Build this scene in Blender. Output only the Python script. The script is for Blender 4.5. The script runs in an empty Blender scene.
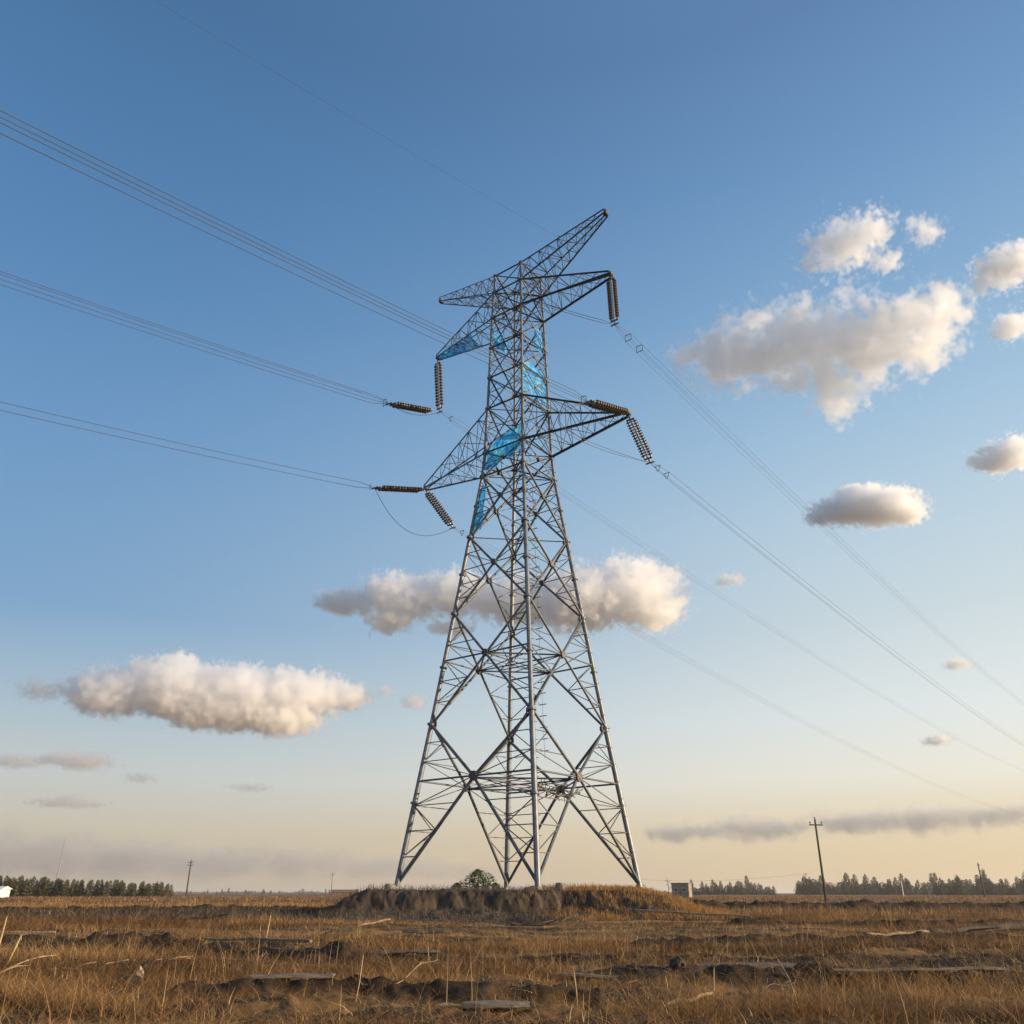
import bpy, bmesh, math, random
import numpy as np
from mathutils import Vector, Matrix, noise as mnoise

S = bpy.context.scene
R = math.radians
random.seed(7)
rng = np.random.default_rng(11)

# ------------------------------------------------------------------ camera
EYE = 1.0
PITCH = R(24.3)
F = 844.0
cam_d = bpy.data.cameras.new("camera")
cam_d.sensor_width = 36.0
cam_d.lens = 36.0 * F / 1024.0
cam_d.clip_start = 0.1
cam_d.clip_end = 90000.0
cam = bpy.data.objects.new("camera", cam_d)
S.collection.objects.link(cam)
cam.location = (0, 0, EYE)
cam.rotation_euler = (R(90) + PITCH, 0, 0)
S.camera = cam

# ------------------------------------------------------------------ light
SUN_AZ = R(103.0)      # clockwise from +Y (view direction) towards +X (right)
SUN_EL = R(11.0)
EXPO = 0.55
HAZE = .00016
sun_d = bpy.data.lights.new("sun", 'SUN')
sun_d.energy = 5.0
sun_d.angle = R(0.55)
sun_d.color = (1.0, 0.78, 0.53)
sun = bpy.data.objects.new("sun", sun_d)
S.collection.objects.link(sun)
sdir = Vector((math.sin(SUN_AZ) * math.cos(SUN_EL), math.cos(SUN_AZ) * math.cos(SUN_EL), math.sin(SUN_EL)))
sun.rotation_euler = sdir.to_track_quat('Z', 'Y').to_euler()

world = bpy.data.worlds.new("World")
S.world = world
world.use_nodes = True
wt = world.node_tree
wt.nodes.clear()
w_out = wt.nodes.new('ShaderNodeOutputWorld')
w_bg = wt.nodes.new('ShaderNodeBackground')
w_sky = wt.nodes.new('ShaderNodeTexSky')
w_sky.sky_type = 'NISHITA'
w_sky.sun_disc = False
w_sky.sun_elevation = SUN_EL
w_sky.sun_rotation = SUN_AZ
w_sky.altitude = 50
w_sky.air_density = 1.0
w_sky.dust_density = 1.2
w_sky.ozone_density = 1.6
w_bg.inputs['Strength'].default_value = 0.12
# the clear sky: Nishita graded towards this evening's colours by elevation, warmer and paler on the sunward side
def lin(c): return [((v / 255 + .055) / 1.055) ** 2.4 if v > 10 else v / 255 / 12.92 for v in c]
w_geo = wt.nodes.new('ShaderNodeTexCoord')
w_sep = wt.nodes.new('ShaderNodeSeparateXYZ')
wt.links.new(w_geo.outputs['Generated'], w_sep.inputs[0])
SKY_L = [(0, (190, 174, 155)), (3.5, (200, 189, 173)), (6.5, (195, 199, 198)), (10, (170, 190, 202)), (16, (124, 164, 202)), (22, (115, 158, 199)), (28, (104, 150, 196)), (36, (88, 136, 185)), (44, (77, 124, 173)), (52, (70, 113, 159))]
SKY_R = [(0, (232, 203, 157)), (3.5, (237, 217, 181)), (6.5, (246, 240, 223)), (10, (237, 241, 238)), (16, (214, 227, 230)), (22, (195, 217, 231)), (28, (170, 202, 227)), (36, (136, 176, 213)), (44, (111, 154, 199)), (52, (96, 135, 180))]
w_asin = wt.nodes.new('ShaderNodeMath'); w_asin.operation = 'ARCSINE'
wt.links.new(w_sep.outputs['Z'], w_asin.inputs[0])
w_el = wt.nodes.new('ShaderNodeMapRange')
wt.links.new(w_asin.outputs[0], w_el.inputs['Value'])
w_el.inputs['From Min'].default_value = 0.0; w_el.inputs['From Max'].default_value = R(60)
def sky_ramp(stops):
    r = wt.nodes.new('ShaderNodeValToRGB'); cr = r.color_ramp
    while len(cr.elements) < len(stops): cr.elements.new(.5)
    for i, (e, c) in enumerate(stops):
        cr.elements[i].position = e / 60.0; cr.elements[i].color = (*lin(c), 1)
    wt.links.new(w_el.outputs[0], r.inputs[0])
    return r
w_l, w_r = sky_ramp(SKY_L), sky_ramp(SKY_R)
w_at = wt.nodes.new('ShaderNodeMath'); w_at.operation = 'ARCTAN2'
wt.links.new(w_sep.outputs['X'], w_at.inputs[0]); wt.links.new(w_sep.outputs['Y'], w_at.inputs[1])
w_az = wt.nodes.new('ShaderNodeMapRange'); w_az.interpolation_type = 'SMOOTHSTEP'
wt.links.new(w_at.outputs[0], w_az.inputs['Value'])
w_az.inputs['From Min'].default_value = R(-38); w_az.inputs['From Max'].default_value = R(42)
w_mix = wt.nodes.new('ShaderNodeMix'); w_mix.data_type = 'RGBA'
wt.links.new(w_az.outputs[0], w_mix.inputs[0]); wt.links.new(w_l.outputs[0], w_mix.inputs[6]); wt.links.new(w_r.outputs[0], w_mix.inputs[7])
w_sc = wt.nodes.new('ShaderNodeVectorMath'); w_sc.operation = 'SCALE'
w_sc.inputs['Scale'].default_value = 1.0 / w_bg.inputs['Strength'].default_value / 2 ** EXPO
wt.links.new(w_mix.outputs[2], w_sc.inputs[0])
w_fin = wt.nodes.new('ShaderNodeMix'); w_fin.data_type = 'RGBA'; w_fin.inputs[0].default_value = .90
wt.links.new(w_sky.outputs[0], w_fin.inputs[6]); wt.links.new(w_sc.outputs[0], w_fin.inputs[7])
wt.links.new(w_fin.outputs[2], w_bg.inputs['Color'])
wt.links.new(w_bg.outputs[0], w_out.inputs[0])

S.view_settings.view_transform = 'Standard'
S.view_settings.look = 'None'
S.view_settings.gamma = 1.0
S.view_settings.exposure = EXPO
S.render.engine = 'CYCLES'
S.cycles.max_bounces = 24
S.cycles.diffuse_bounces = 3
S.cycles.glossy_bounces = 3
S.cycles.transmission_bounces = 4
S.cycles.volume_bounces = 24
S.cycles.transparent_max_bounces = 8
S.cycles.use_denoising = True
S.cycles.volume_step_rate = 3.5
S.cycles.volume_max_steps = 256


# ------------------------------------------------------------------ helpers
def link(o):
    S.collection.objects.link(o)
    return o


def tag(o, label=None, cat=None, group=None, kind=None):
    if label: o['label'] = label
    if cat: o['category'] = cat
    if group: o['group'] = group
    if kind: o['kind'] = kind
    return o


def empty(name, loc, rz=0.0):
    o = bpy.data.objects.new(name, None)
    o.empty_display_size = 0.5
    o.location = loc
    o.rotation_euler = (0, 0, rz)
    return link(o)


class MB:
    """collects simple solids and links them as one mesh object"""
    def __init__(self):
        self.v = []
        self.f = []

    def bar(self, a, b, r, n=4, r2=None, cap=True, roll=0.0):
        a = Vector(a); b = Vector(b)
        d = b - a
        if d.length < 1e-6: return
        d.normalize()
        up = Vector((0, 0, 1)) if abs(d.z) < 0.95 else Vector((1, 0, 0))
        u = d.cross(up).normalized(); w = d.cross(u).normalized()
        r2 = r if r2 is None else r2
        k = len(self.v)
        for P, rr in ((a, r), (b, r2)):
            for i in range(n):
                t = 2 * math.pi * (i + 0.5) / n + roll
                self.v.append(P + u * (rr * math.cos(t)) + w * (rr * math.sin(t)))
        for i in range(n):
            j = (i + 1) % n
            self.f.append((k + i, k + j, k + n + j, k + n + i))
        if cap:
            self.f.append(tuple(k + i for i in reversed(range(n))))
            self.f.append(tuple(k + n + i for i in range(n)))

    def angle(self, a, b, w, t=0.012, side=1):
        """an L-section steel angle"""
        a = Vector(a); b = Vector(b)
        d = b - a
        if d.length < 1e-6: return
        d.normalize()
        up = Vector((0, 0, 1)) if abs(d.z) < 0.95 else Vector((1, 0, 0))
        u = d.cross(up).normalized() * side; q = d.cross(u).normalized() * side
        t = max(t, w * 0.16)
        prof = [(0, 0), (w, 0), (w, t), (t, t), (t, w), (0, w)]
        k = len(self.v)
        for P in (a, b):
            for (x, y) in prof:
                self.v.append(P + u * (x - w * .35) + q * (y - w * .35))
        for i in range(6):
            j = (i + 1) % 6
            self.f.append((k + i, k + j, k + 6 + j, k + 6 + i))
        self.f.append(tuple(k + i for i in reversed(range(6))))
        self.f.append(tuple(k + 6 + i for i in range(6)))

    def path(self, pts, r, n=5, r_end=None):
        pts = [Vector(p) for p in pts]
        m = len(pts)
        k = len(self.v)
        for i, P in enumerate(pts):
            d = (pts[min(i + 1, m - 1)] - pts[max(i - 1, 0)]).normalized()
            up = Vector((0, 0, 1)) if abs(d.z) < 0.95 else Vector((1, 0, 0))
            u = d.cross(up).normalized(); w = d.cross(u).normalized()
            rr = r if r_end is None else r + (r_end - r) * i / (m - 1)
            for j in range(n):
                t = 2 * math.pi * j / n
                self.v.append(P + u * (rr * math.cos(t)) + w * (rr * math.sin(t)))
        for i in range(m - 1):
            for j in range(n):
                j2 = (j + 1) % n
                self.f.append((k + i * n + j, k + i * n + j2, k + (i + 1) * n + j2, k + (i + 1) * n + j))
        self.f.append(tuple(k + j for j in reversed(range(n))))
        self.f.append(tuple(k + (m - 1) * n + j for j in range(n)))

    def lathe(self, a, b, prof, n=10):
        """prof: list of (t along a-b 0..1, radius)"""
        a = Vector(a); b = Vector(b)
        d = (b - a)
        dn = d.normalized()
        up = Vector((0, 0, 1)) if abs(dn.z) < 0.95 else Vector((1, 0, 0))
        u = dn.cross(up).normalized(); w = dn.cross(u).normalized()
        k = len(self.v)
        m = len(prof)
        for t, r in prof:
            for j in range(n):
                th = 2 * math.pi * j / n
                self.v.append(a + d * t + u * (r * math.cos(th)) + w * (r * math.sin(th)))
        for i in range(m - 1):
            for j in range(n):
                j2 = (j + 1) % n
                self.f.append((k + i * n + j, k + i * n + j2, k + (i + 1) * n + j2, k + (i + 1) * n + j))
        self.f.append(tuple(k + j for j in reversed(range(n))))
        self.f.append(tuple(k + (m - 1) * n + j for j in range(n)))

    def box(self, c, sx, sy, sz, rot=None, bev=0.0):
        c = Vector(c)
        bm = bmesh.new()
        bmesh.ops.create_cube(bm, size=1.0)
        for v in bm.verts: v.co = Vector((v.co.x * sx, v.co.y * sy, v.co.z * sz))
        if bev > 0:
            bmesh.ops.bevel(bm, geom=list(bm.edges), offset=bev, segments=1, affect='EDGES')
        k = len(self.v)
        M = rot if rot is not None else Matrix.Identity(3)
        bm.verts.ensure_lookup_table()
        for v in bm.verts: self.v.append(c + M @ v.co)
        for f in bm.faces: self.f.append(tuple(k + v.index for v in f.verts))
        bm.free()

    def build(self, name, mat, parent=None, smooth=False, origin=None):
        o = Vector(origin) if origin is not None else Vector((0, 0, 0))
        if parent is not None:
            inv = Matrix.Identity(4)
            p = parent
            chain = []
            while p is not None:
                chain.append(Matrix.LocRotScale(p.location, p.rotation_euler, p.scale)); p = p.parent
            M = Matrix.Identity(4)
            for c in reversed(chain): M = M @ c
            inv = M.inverted()
            vs = [inv @ v for v in self.v]
        else:
            vs = [v - o for v in self.v]
        me = bpy.data.meshes.new(name)
        me.from_pydata([tuple(v) for v in vs], [], self.f)
        me.materials.append(mat)
        if smooth:
            me.polygons.foreach_set('use_smooth', [True] * len(me.polygons))
        me.update()
        ob = bpy.data.objects.new(name, me)
        if parent is not None: ob.parent = parent
        else: ob.location = o
        return link(ob)


def np_mesh(name, verts, faces_flat, loop_counts, mat, attrs=None, smooth=False):
    me = bpy.data.meshes.new(name)
    nv = len(verts)
    me.vertices.add(nv)
    me.vertices.foreach_set('co', np.ascontiguousarray(verts, dtype=np.float32).ravel())
    nl = len(faces_flat); nf = len(loop_counts)
    me.loops.add(nl)
    me.loops.foreach_set('vertex_index', np.ascontiguousarray(faces_flat, dtype=np.int32))
    me.polygons.add(nf)
    starts = np.concatenate(([0], np.cumsum(loop_counts)[:-1])).astype(np.int32)
    me.polygons.foreach_set('loop_start', starts)
    if smooth:
        me.polygons.foreach_set('use_smooth', np.ones(nf, dtype=bool))
    me.update(calc_edges=True)
    me.validate()
    for k, a in (attrs or {}).items():
        at = me.attributes.new(k, 'FLOAT', 'POINT')
        at.data.foreach_set('value', np.ascontiguousarray(a, dtype=np.float32))
    me.materials.append(mat)
    return link(bpy.data.objects.new(name, me))


# --- value-noise in numpy
_perm = rng.random((256, 256))
def vnoise(x, y):
    xi = np.floor(x).astype(int); yi = np.floor(y).astype(int)
    fx = x - xi; fy = y - yi
    fx = fx * fx * (3 - 2 * fx); fy = fy * fy * (3 - 2 * fy)
    a = _perm[xi & 255, yi & 255]; b = _perm[(xi + 1) & 255, yi & 255]
    c = _perm[xi & 255, (yi + 1) & 255]; d = _perm[(xi + 1) & 255, (yi + 1) & 255]
    return (a * (1 - fx) + b * fx) * (1 - fy) + (c * (1 - fx) + d * fx) * fy


def fbm(x, y, o=4):
    s = 0; a = 0.5; t = 0
    for i in range(o):
        s = s + a * vnoise(x * 2 ** i + 17.3 * i, y * 2 ** i + 5.1 * i); t += a; a *= 0.5
    return s / t


def sstep(a, b, x):
    t = np.clip((x - a) / (b - a), 0, 1)
    return t * t * (3 - 2 * t)


# ------------------------------------------------------------------ materials
def new_mat(name):
    m = bpy.data.materials.new(name)
    m.use_nodes = True
    nt = m.node_tree
    b = nt.nodes['Principled BSDF']
    return m, nt, b


def noise_mat(name, c1, c2, scale, rough=0.7, metal=0.0, bump=0.0, detail=6, lo=0.35, hi=0.65, stretch=None, spec=None):
    m, nt, b = new_mat(name)
    tc = nt.nodes.new('ShaderNodeTexCoord')
    nz = nt.nodes.new('ShaderNodeTexNoise')
    nz.inputs['Scale'].default_value = scale
    nz.inputs['Detail'].default_value = detail; nz.inputs['Distortion'].default_value = .5
    src = tc.outputs['Object']
    if stretch:
        mp = nt.nodes.new('ShaderNodeMapping'); mp.inputs['Scale'].default_value = stretch
        nt.links.new(src, mp.inputs[0]); src = mp.outputs[0]
    nt.links.new(src, nz.inputs['Vector'])
    rp = nt.nodes.new('ShaderNodeValToRGB')
    rp.color_ramp.elements[0].position = lo; rp.color_ramp.elements[0].color = (*c1, 1)
    rp.color_ramp.elements[1].position = hi; rp.color_ramp.elements[1].color = (*c2, 1)
    nt.links.new(nz.outputs['Fac'], rp.inputs[0])
    nt.links.new(rp.outputs[0], b.inputs['Base Color'])
    b.inputs['Roughness'].default_value = rough
    b.inputs['Metallic'].default_value = metal
    if spec is not None: b.inputs['Specular IOR Level'].default_value = spec
    if bump > 0:
        bp = nt.nodes.new('ShaderNodeBump'); bp.inputs['Strength'].default_value = bump
        bp.inputs['Distance'].default_value = 0.02
        nt.links.new(nz.outputs['Fac'], bp.inputs['Height'])
        nt.links.new(bp.outputs[0], b.inputs['Normal'])
    return m


M_leg = noise_mat('galvanised_tube', (.10, .115, .135), (.19, .20, .22), 3.0, rough=.5, metal=.25, lo=.3, hi=.7)
M_brace = noise_mat('galvanised_angle', (.058, .068, .08), (.115, .122, .13), 2.0, rough=.55, metal=.2, lo=.3, hi=.7)
M_lace = noise_mat('weathered_angle', (.05, .058, .068), (.10, .105, .11), 2.5, rough=.6, metal=.2, lo=.3, hi=.7)
M_arm = noise_mat('dark_galvanised_angle', (.045, .062, .082), (.085, .10, .125), 2.5, rough=.55, metal=.2, lo=.3, hi=.7)
M_plate = noise_mat('rusty_plate', (.055, .05, .047), (.115, .095, .08), 9.0, rough=.6, metal=.3)
M_conc = noise_mat('concrete', (.16, .145, .125), (.30, .275, .24), 6.0, rough=.9, bump=.4)
M_ins = noise_mat('brown_porcelain', (.05, .038, .028), (.12, .092, .066), 9.0, rough=.35, metal=0)
M_fit = noise_mat('fitting_steel', (.10, .10, .10), (.19, .19, .19), 12.0, rough=.5, metal=.5)
M_rod = noise_mat('pale_rod', (.42, .43, .43), (.55, .55, .54), 9.0, rough=.4, metal=.2)
M_wire = noise_mat('aluminium_wire', (.035, .036, .04), (.06, .06, .064), 1.0, rough=.6, metal=.0)
M_pole = noise_mat('pole_timber', (.035, .027, .021), (.075, .058, .045), 3.0, rough=.85, stretch=(6, 6, .5), bump=.3)
M_bark = noise_mat('bark', (.05, .038, .03), (.11, .085, .065), 8.0, rough=.9, bump=.5)
M_plank = noise_mat('weathered_plank', (.09, .072, .055), (.25, .205, .155), 5.0, rough=.85, stretch=(1.2, 22, 22), bump=.5)
M_dplank = noise_mat('dark_plank', (.055, .045, .038), (.16, .125, .095), 5.0, rough=.9, stretch=(1.2, 22, 22), bump=.5)
M_stick = noise_mat('dry_stick', (.20, .13, .07), (.42, .29, .16), 14.0, rough=.8, bump=.3)
M_stalk = noise_mat('dry_stalk', (.32, .21, .10), (.52, .37, .20), 10.0, rough=.8)
M_rock = noise_mat('pale_rock', (.34, .23, .15), (.62, .46, .33), 7.0, rough=.9, bump=.6)
M_clod = noise_mat('soil_clod', (.028, .02, .014), (.085, .06, .04), 6.0, rough=.95, bump=.8)
M_white = noise_mat('white_wall', (.62, .60, .56), (.78, .76, .72), 2.0, rough=.8)
M_wall = noise_mat('block_wall', (.20, .16, .125), (.30, .25, .20), 1.4, rough=.9)
M_roof = noise_mat('rusty_roof', (.16, .08, .055), (.27, .15, .10), 2.0, rough=.8)
M_pane = noise_mat('dark_pane', (.02, .022, .025), (.05, .055, .06), 3.0, rough=.15)
M_post = noise_mat('pale_post', (.5, .47, .42), (.66, .63, .57), 5.0, rough=.8)


def leaf_mat(name, c1, c2, trans=0.3, rough=.6):
    """foliage / straw: colour varies leaf by leaf with the 'tint' attribute"""
    m, nt, b = new_mat(name)
    at = nt.nodes.new('ShaderNodeAttribute'); at.attribute_name = 'tint'
    rp = nt.nodes.new('ShaderNodeValToRGB')
    cr = rp.color_ramp
    cols = c1 if isinstance(c1, list) else [c1, c2]
    while len(cr.elements) < len(cols): cr.elements.new(0.5)
    for i, c in enumerate(cols):
        cr.elements[i].position = i / (len(cols) - 1)
        cr.elements[i].color = (*c, 1)
    nt.links.new(at.outputs['Fac'], rp.inputs[0])
    nt.links.new(rp.outputs[0], b.inputs['Base Color'])
    b.inputs['Roughness'].default_value = rough
    b.inputs['Specular IOR Level'].default_value = 0.25
    tr = nt.nodes.new('ShaderNodeBsdfTranslucent')
    nt.links.new(rp.outputs[0], tr.inputs['Color'])
    mx = nt.nodes.new('ShaderNodeMixShader'); mx.inputs[0].default_value = trans
    nt.links.new(b.outputs[0], mx.inputs[1]); nt.links.new(tr.outputs[0], mx.inputs[2])
    nt.links.new(mx.outputs[0], nt.nodes['Material Output'].inputs['Surface'])
    return m


M_grass = leaf_mat('dry_grass', [(.045, .025, .013), (.14, .073, .029), (.28, .148, .056), (.48, .29, .118), (.70, .50, .25)], None, .35, .7)
M_scrub = leaf_mat('grey_scrub', [(.035, .028, .022), (.075, .058, .043), (.12, .092, .066), (.20, .15, .10)], None, .25, .8)
M_gold = leaf_mat('golden_grass', [(.10, .048, .016), (.29, .140, .040), (.44, .235, .072), (.56, .35, .14)], None, .4, .7)
M_pine = leaf_mat('pine_leaf', [(.05, .052, .018), (.10, .095, .03), (.17, .145, .05)], None, .25)
M_fir = leaf_mat('far_leaf', [(.045, .047, .03), (.075, .075, .045), (.105, .10, .058)], None, .2)
M_bush = leaf_mat('bush_leaf', [(.03, .055, .012), (.06, .10, .022), (.10, .15, .038)], None, .3)


def ground_mat():
    m, nt, b = new_mat('field_soil')
    N = nt.nodes; L = nt.links
    tc = N.new('ShaderNodeTexCoord')
    def noise(scale, detail, stretch=(1, 1, 1), rough=.55):
        mp = N.new('ShaderNodeMapping'); mp.inputs['Scale'].default_value = stretch
        L.new(tc.outputs['Object'], mp.inputs[0])
        n = N.new('ShaderNodeTexNoise'); n.inputs['Scale'].default_value = scale
        n.inputs['Detail'].default_value = detail; n.inputs['Roughness'].default_value = rough
        L.new(mp.outputs[0], n.inputs['Vector'])
        return n
    def ramp(fac, stops):
        r = N.new('ShaderNodeValToRGB'); cr = r.color_ramp
        while len(cr.elements) < len(stops): cr.elements.new(.5)
        for i, (p, c) in enumerate(stops):
            cr.elements[i].position = p; cr.elements[i].color = (*c, 1)
        L.new(fac, r.inputs[0]); return r
    def mix(fac, a, bb):
        x = N.new('ShaderNodeMix'); x.data_type = 'RGBA'
        L.new(fac, x.inputs[0]); L.new(a, x.inputs[6]); L.new(bb, x.inputs[7])
        return x.outputs[2]
    n1 = noise(2.2, 9, rough=.7)
    soil = ramp(n1.outputs['Fac'], [(.34, (.022, .014, .009)), (.55, (.065, .039, .021)), (.74, (.17, .10, .048))])
    n2 = noise(.9, 8, (.55, 1.6, 1), .65)
    straw = ramp(n2.outputs['Fac'], [(.3, (.14, .070, .025)), (.5, (.26, .14, .048)), (.7, (.38, .22, .08))])
    n3 = noise(.05, 6, (.12, 1.3, 1), .6)       # long field strips
    strips = ramp(n3.outputs['Fac'], [(.38, (.06, .035, .02)), (.45, (.26, .145, .062)), (.51, (.11, .062, .033)), (.57, (.20, .115, .052)), (.65, (.36, .21, .09))])
    a_d = N.new('ShaderNodeAttribute'); a_d.attribute_name = 'bare'
    a_f = N.new('ShaderNodeAttribute'); a_f.attribute_name = 'far'
    a_g = N.new('ShaderNodeAttribute'); a_g.attribute_name = 'straw'
    n4 = noise(.35, 5, (.6, 1.4, 1))
    f4 = ramp(n4.outputs['Fac'], [(.42, (0, 0, 0)), (.6, (1, 1, 1))])
    col = mix(f4.outputs[0], soil.outputs[0], straw.outputs[0])
    col = mix(a_f.outputs['Fac'], col, strips.outputs[0])
    col = mix(a_g.outputs['Fac'], col, straw.outputs[0])
    col = mix(a_d.outputs['Fac'], col, soil.outputs[0])
    L.new(col, b.inputs['Base Color'])
    b.inputs['Roughness'].default_value = .95
    b.inputs['Specular IOR Level'].default_value = .15
    bp = N.new('ShaderNodeBump'); bp.inputs['Strength'].default_value = .8; bp.inputs['Distance'].default_value = .06
    L.new(n1.outputs['Fac'], bp.inputs['Height']); L.new(bp.outputs[0], b.inputs['Normal'])
    return m


M_ground = ground_mat()

# ------------------------------------------------------------------ terrain
CX, CY = 0.42, 48.0            # tower axis
# long dark ruts: (x0,y0,x1,y1,width,depth)
RUTS = [(-26, 31.0, -3.0, 17.2, .7, .17), (-3.0, 17.2, 6, 15.6, .5, .10), (1.8, 13.6, 12, 12.0, .65, .15), (-60, 62, -8, 58, 1.2, .3),
        (-14, 21.5, -1.5, 18.4, .35, .15), (3, 21.5, 22, 24.5, .45, .16), (-3.5, 10.6, .8, 10.2, .3, .14),
        (11, 66, 85, 72, 1.6, .5), (8, 33, 30, 36, .5, .2)]


def seg_d(x, y, s):
    x0, y0, x1, y1 = s[:4]
    dx, dy = x1 - x0, y1 - y0
    t = np.clip(((x - x0) * dx + (y - y0) * dy) / (dx * dx + dy * dy), 0, 1)
    wob = (fbm(x * .7 + 9, y * .7, 3) - .5) * 1.1
    return np.hypot(x - x0 - t * dx, y - y0 - t * dy + wob)


def bare_mask(x, y):
    m = np.zeros_like(x)
    for s in RUTS:
        m = np.maximum(m, 1 - sstep(s[4] * .5, s[4] * 1.5, seg_d(x, y, s)))
    return m


def dark_strip(x, y):
    """low strip of dark scrub left of the mound"""
    w = (fbm(x * .15, y * .3 + 3, 3) - .5) * 8
    return sstep(36, 40, y + w) * (1 - sstep(52, 58, y + w)) * (1 - sstep(-9, -5, x))


def h(x, y):
    r = np.hypot(x, y)
    z = (fbm(x * .16, y * .16, 3) - .5) * .30 + (fbm(x * .9 + 40, y * .9, 3) - .5) * .15 + (fbm(x * 4, y * 4 + 11, 3) - .5) * .10 + (fbm(x * 11, y * 11 + 3, 2) - .5) * .05 * (1 - sstep(16, 30, r))
    for s in RUTS:
        d = seg_d(x, y, s)
        rough = .35 + 1.1 * fbm(x * 1.6 + 7, y * 2.2, 3) + .5 * (fbm(x * 6, y * 6 + 5, 2) - .5)
        z = z + s[5] * np.exp(-(d / (.75 * s[4])) ** 2) * rough - .35 * s[5] * np.exp(-((d - 1.7 * s[4]) / (.7 * s[4])) ** 2)
    z = z + .28 * dark_strip(x, y) * fbm(x * .6, y * .6 + 7, 3)
    fade = 1 - sstep(60, 160, r)
    near = sstep(2, 7, r)
    return z * fade * near - .06


# one sheet: fine polar grid in front, coarse behind, out to the horizon
rad = np.concatenate((np.array([0.0, 1.5, 3, 4.5]), np.exp(np.linspace(math.log(5.5), math.log(120), 430)),
                      np.exp(np.linspace(math.log(124), math.log(21000), 70))))
ang = np.concatenate((np.linspace(-45, 45, 560), np.linspace(48, 312, 60)))
A, RR = np.meshgrid(np.radians(ang), rad)
gx = RR * np.sin(A); gy = RR * np.cos(A)
gz = h(gx, gy)
nr, na = gx.shape
idx = np.arange(nr * na).reshape(nr, na)
nx = np.roll(idx, -1, axis=1)
q = np.stack((idx[:-1], nx[:-1], nx[1:], idx[1:]), axis=-1).reshape(-1, 4)[:, ::-1]
x_, y_ = gx.ravel(), gy.ravel()
bare = np.maximum(bare_mask(x_, y_), .85 * dark_strip(x_, y_))
far = sstep(35, 110, np.hypot(x_, y_))
strawm = sstep(54, 58, y_ + (fbm(x_ * .1, y_ * .2, 3) - .5) * 8) * (1 - sstep(88, 100, y_)) * (1 - sstep(-6, 4, x_))
g = np_mesh('ground', np.stack((x_, y_, gz.ravel()), -1), q.ravel(), np.full(len(q), 4), M_ground,
            {'bare': bare, 'far': far * (1 - strawm), 'straw': strawm}, smooth=True)
tag(g, 'flat dry field of brown soil and straw running to the horizon', kind='structure')

# --- the earth mound under the tower
MX0, MX1, MY0, MY1, MTOP = -7.3, 8.6, 40.2, 58.0, 1.10


def mound_h(x, y):
    wob = (fbm(x * .5 + 3, y * .5, 4) - .5)
    # right end: long grassy slope; left and front: a worn earth bank with slanting gullies
    u = x + (y - MY0) * .9
    gul = 1 - np.abs(2 * fbm(u * .42 + 31, y * .10 + 20, 3) - 1) * 2.2
    fine = fbm(u * 2.3, y * .5 + 2, 3) - .5
    front = sstep(MY0 - .75 + wob * .7 + gul * .22 + fine * .4, MY0 + .2 + wob * .4 + gul * .12 + fine * .25, y) ** .8
    left = sstep(MX0 - 1.6 + wob * 2, MX0 + .9 + wob * 2, x)
    right = 1 - sstep(MX1 - 3.4 + wob * 2, MX1 + 1.9 + wob * 2, x)
    back = 1 - sstep(MY1 - 1, MY1 + 1, y + wob * 2)
    apron = .34 * sstep(MY0 - 5.0, MY0 - .3, y + wob * 2.4) * left * right * back
    apron = apron * (.35 + 1.2 * fbm(x * .45 + 30, y * .4, 3))
    body = front * left * right * back
    top = MTOP + (fbm(x * .5, y * .5 + 9, 4) - .5) * .16
    slope_r = sstep(1.5, 5.5, x + wob * 3) * sstep(MY0 - 4.2, MY0 + 1.6, y + wob * 2.2) * right * back
    z = np.maximum(np.maximum(body * top, apron), slope_r * MTOP * 1.04)
    return z + ((fbm(x * 3, y * 3, 3) - .5) * .14 + (fbm(x * 7.5, y * 7.5, 2) - .5) * .10) * sstep(.05, .4, z)


mx = np.linspace(MX0 - 3.5, MX1 + 4.5, 420); my = np.concatenate((np.linspace(MY0 - 5, MY0 + 3, 170), np.linspace(MY0 + 3.1, MY1 + 3, 60)))
gx, gy = np.meshgrid(mx, my)
mh = mound_h(gx, gy)
base = h(gx, gy)
edge = np.minimum(np.minimum(gx - mx[0], mx[-1] - gx), np.minimum(gy - my[0], my[-1] - gy))
gz = np.where(mh > .03, base * (1 - sstep(.1, .8, mh)) + mh, base - .25)
gz = gz * 1.0 - .4 * (1 - sstep(0, .8, edge))
ny_, nx_ = gx.shape
idx = np.arange(ny_ * nx_).reshape(ny_, nx_)
q = np.stack((idx[:-1, :-1], idx[:-1, 1:], idx[1:, 1:], idx[1:, :-1]), -1).reshape(-1, 4)
x_, y_ = gx.ravel(), gy.ravel()
M_mound = noise_mat('mound_soil', (.026, .018, .012), (.095, .064, .04), 1.6, rough=.95, bump=.9, detail=10, stretch=(1.6, 1, .7))
o = np_mesh('earth_mound', np.stack((x_, y_, gz.ravel()), -1), q.ravel(), np.full(len(q), 4), M_mound, None, smooth=True)
tag(o, 'low eroded earth mound with a flat top under the pylon', kind='structure')


def gh(x, y):
    """ground or mound height"""
    x = np.asarray(x, float); y = np.asarray(y, float)
    b = h(x, y); m = mound_h(x, y)
    inside = (x > mx[0] + 1) & (x < mx[-1] - 1) & (y > my[0] + 1) & (y < my[-1] - 1)
    zz = np.where(m > .03, b * (1 - sstep(.1, .8, m)) + m, b)
    return np.where(inside, np.maximum(b, zz), b)


def g1(x, y):
    return float(gh(np.array([x]), np.array([y]))[0])


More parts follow.
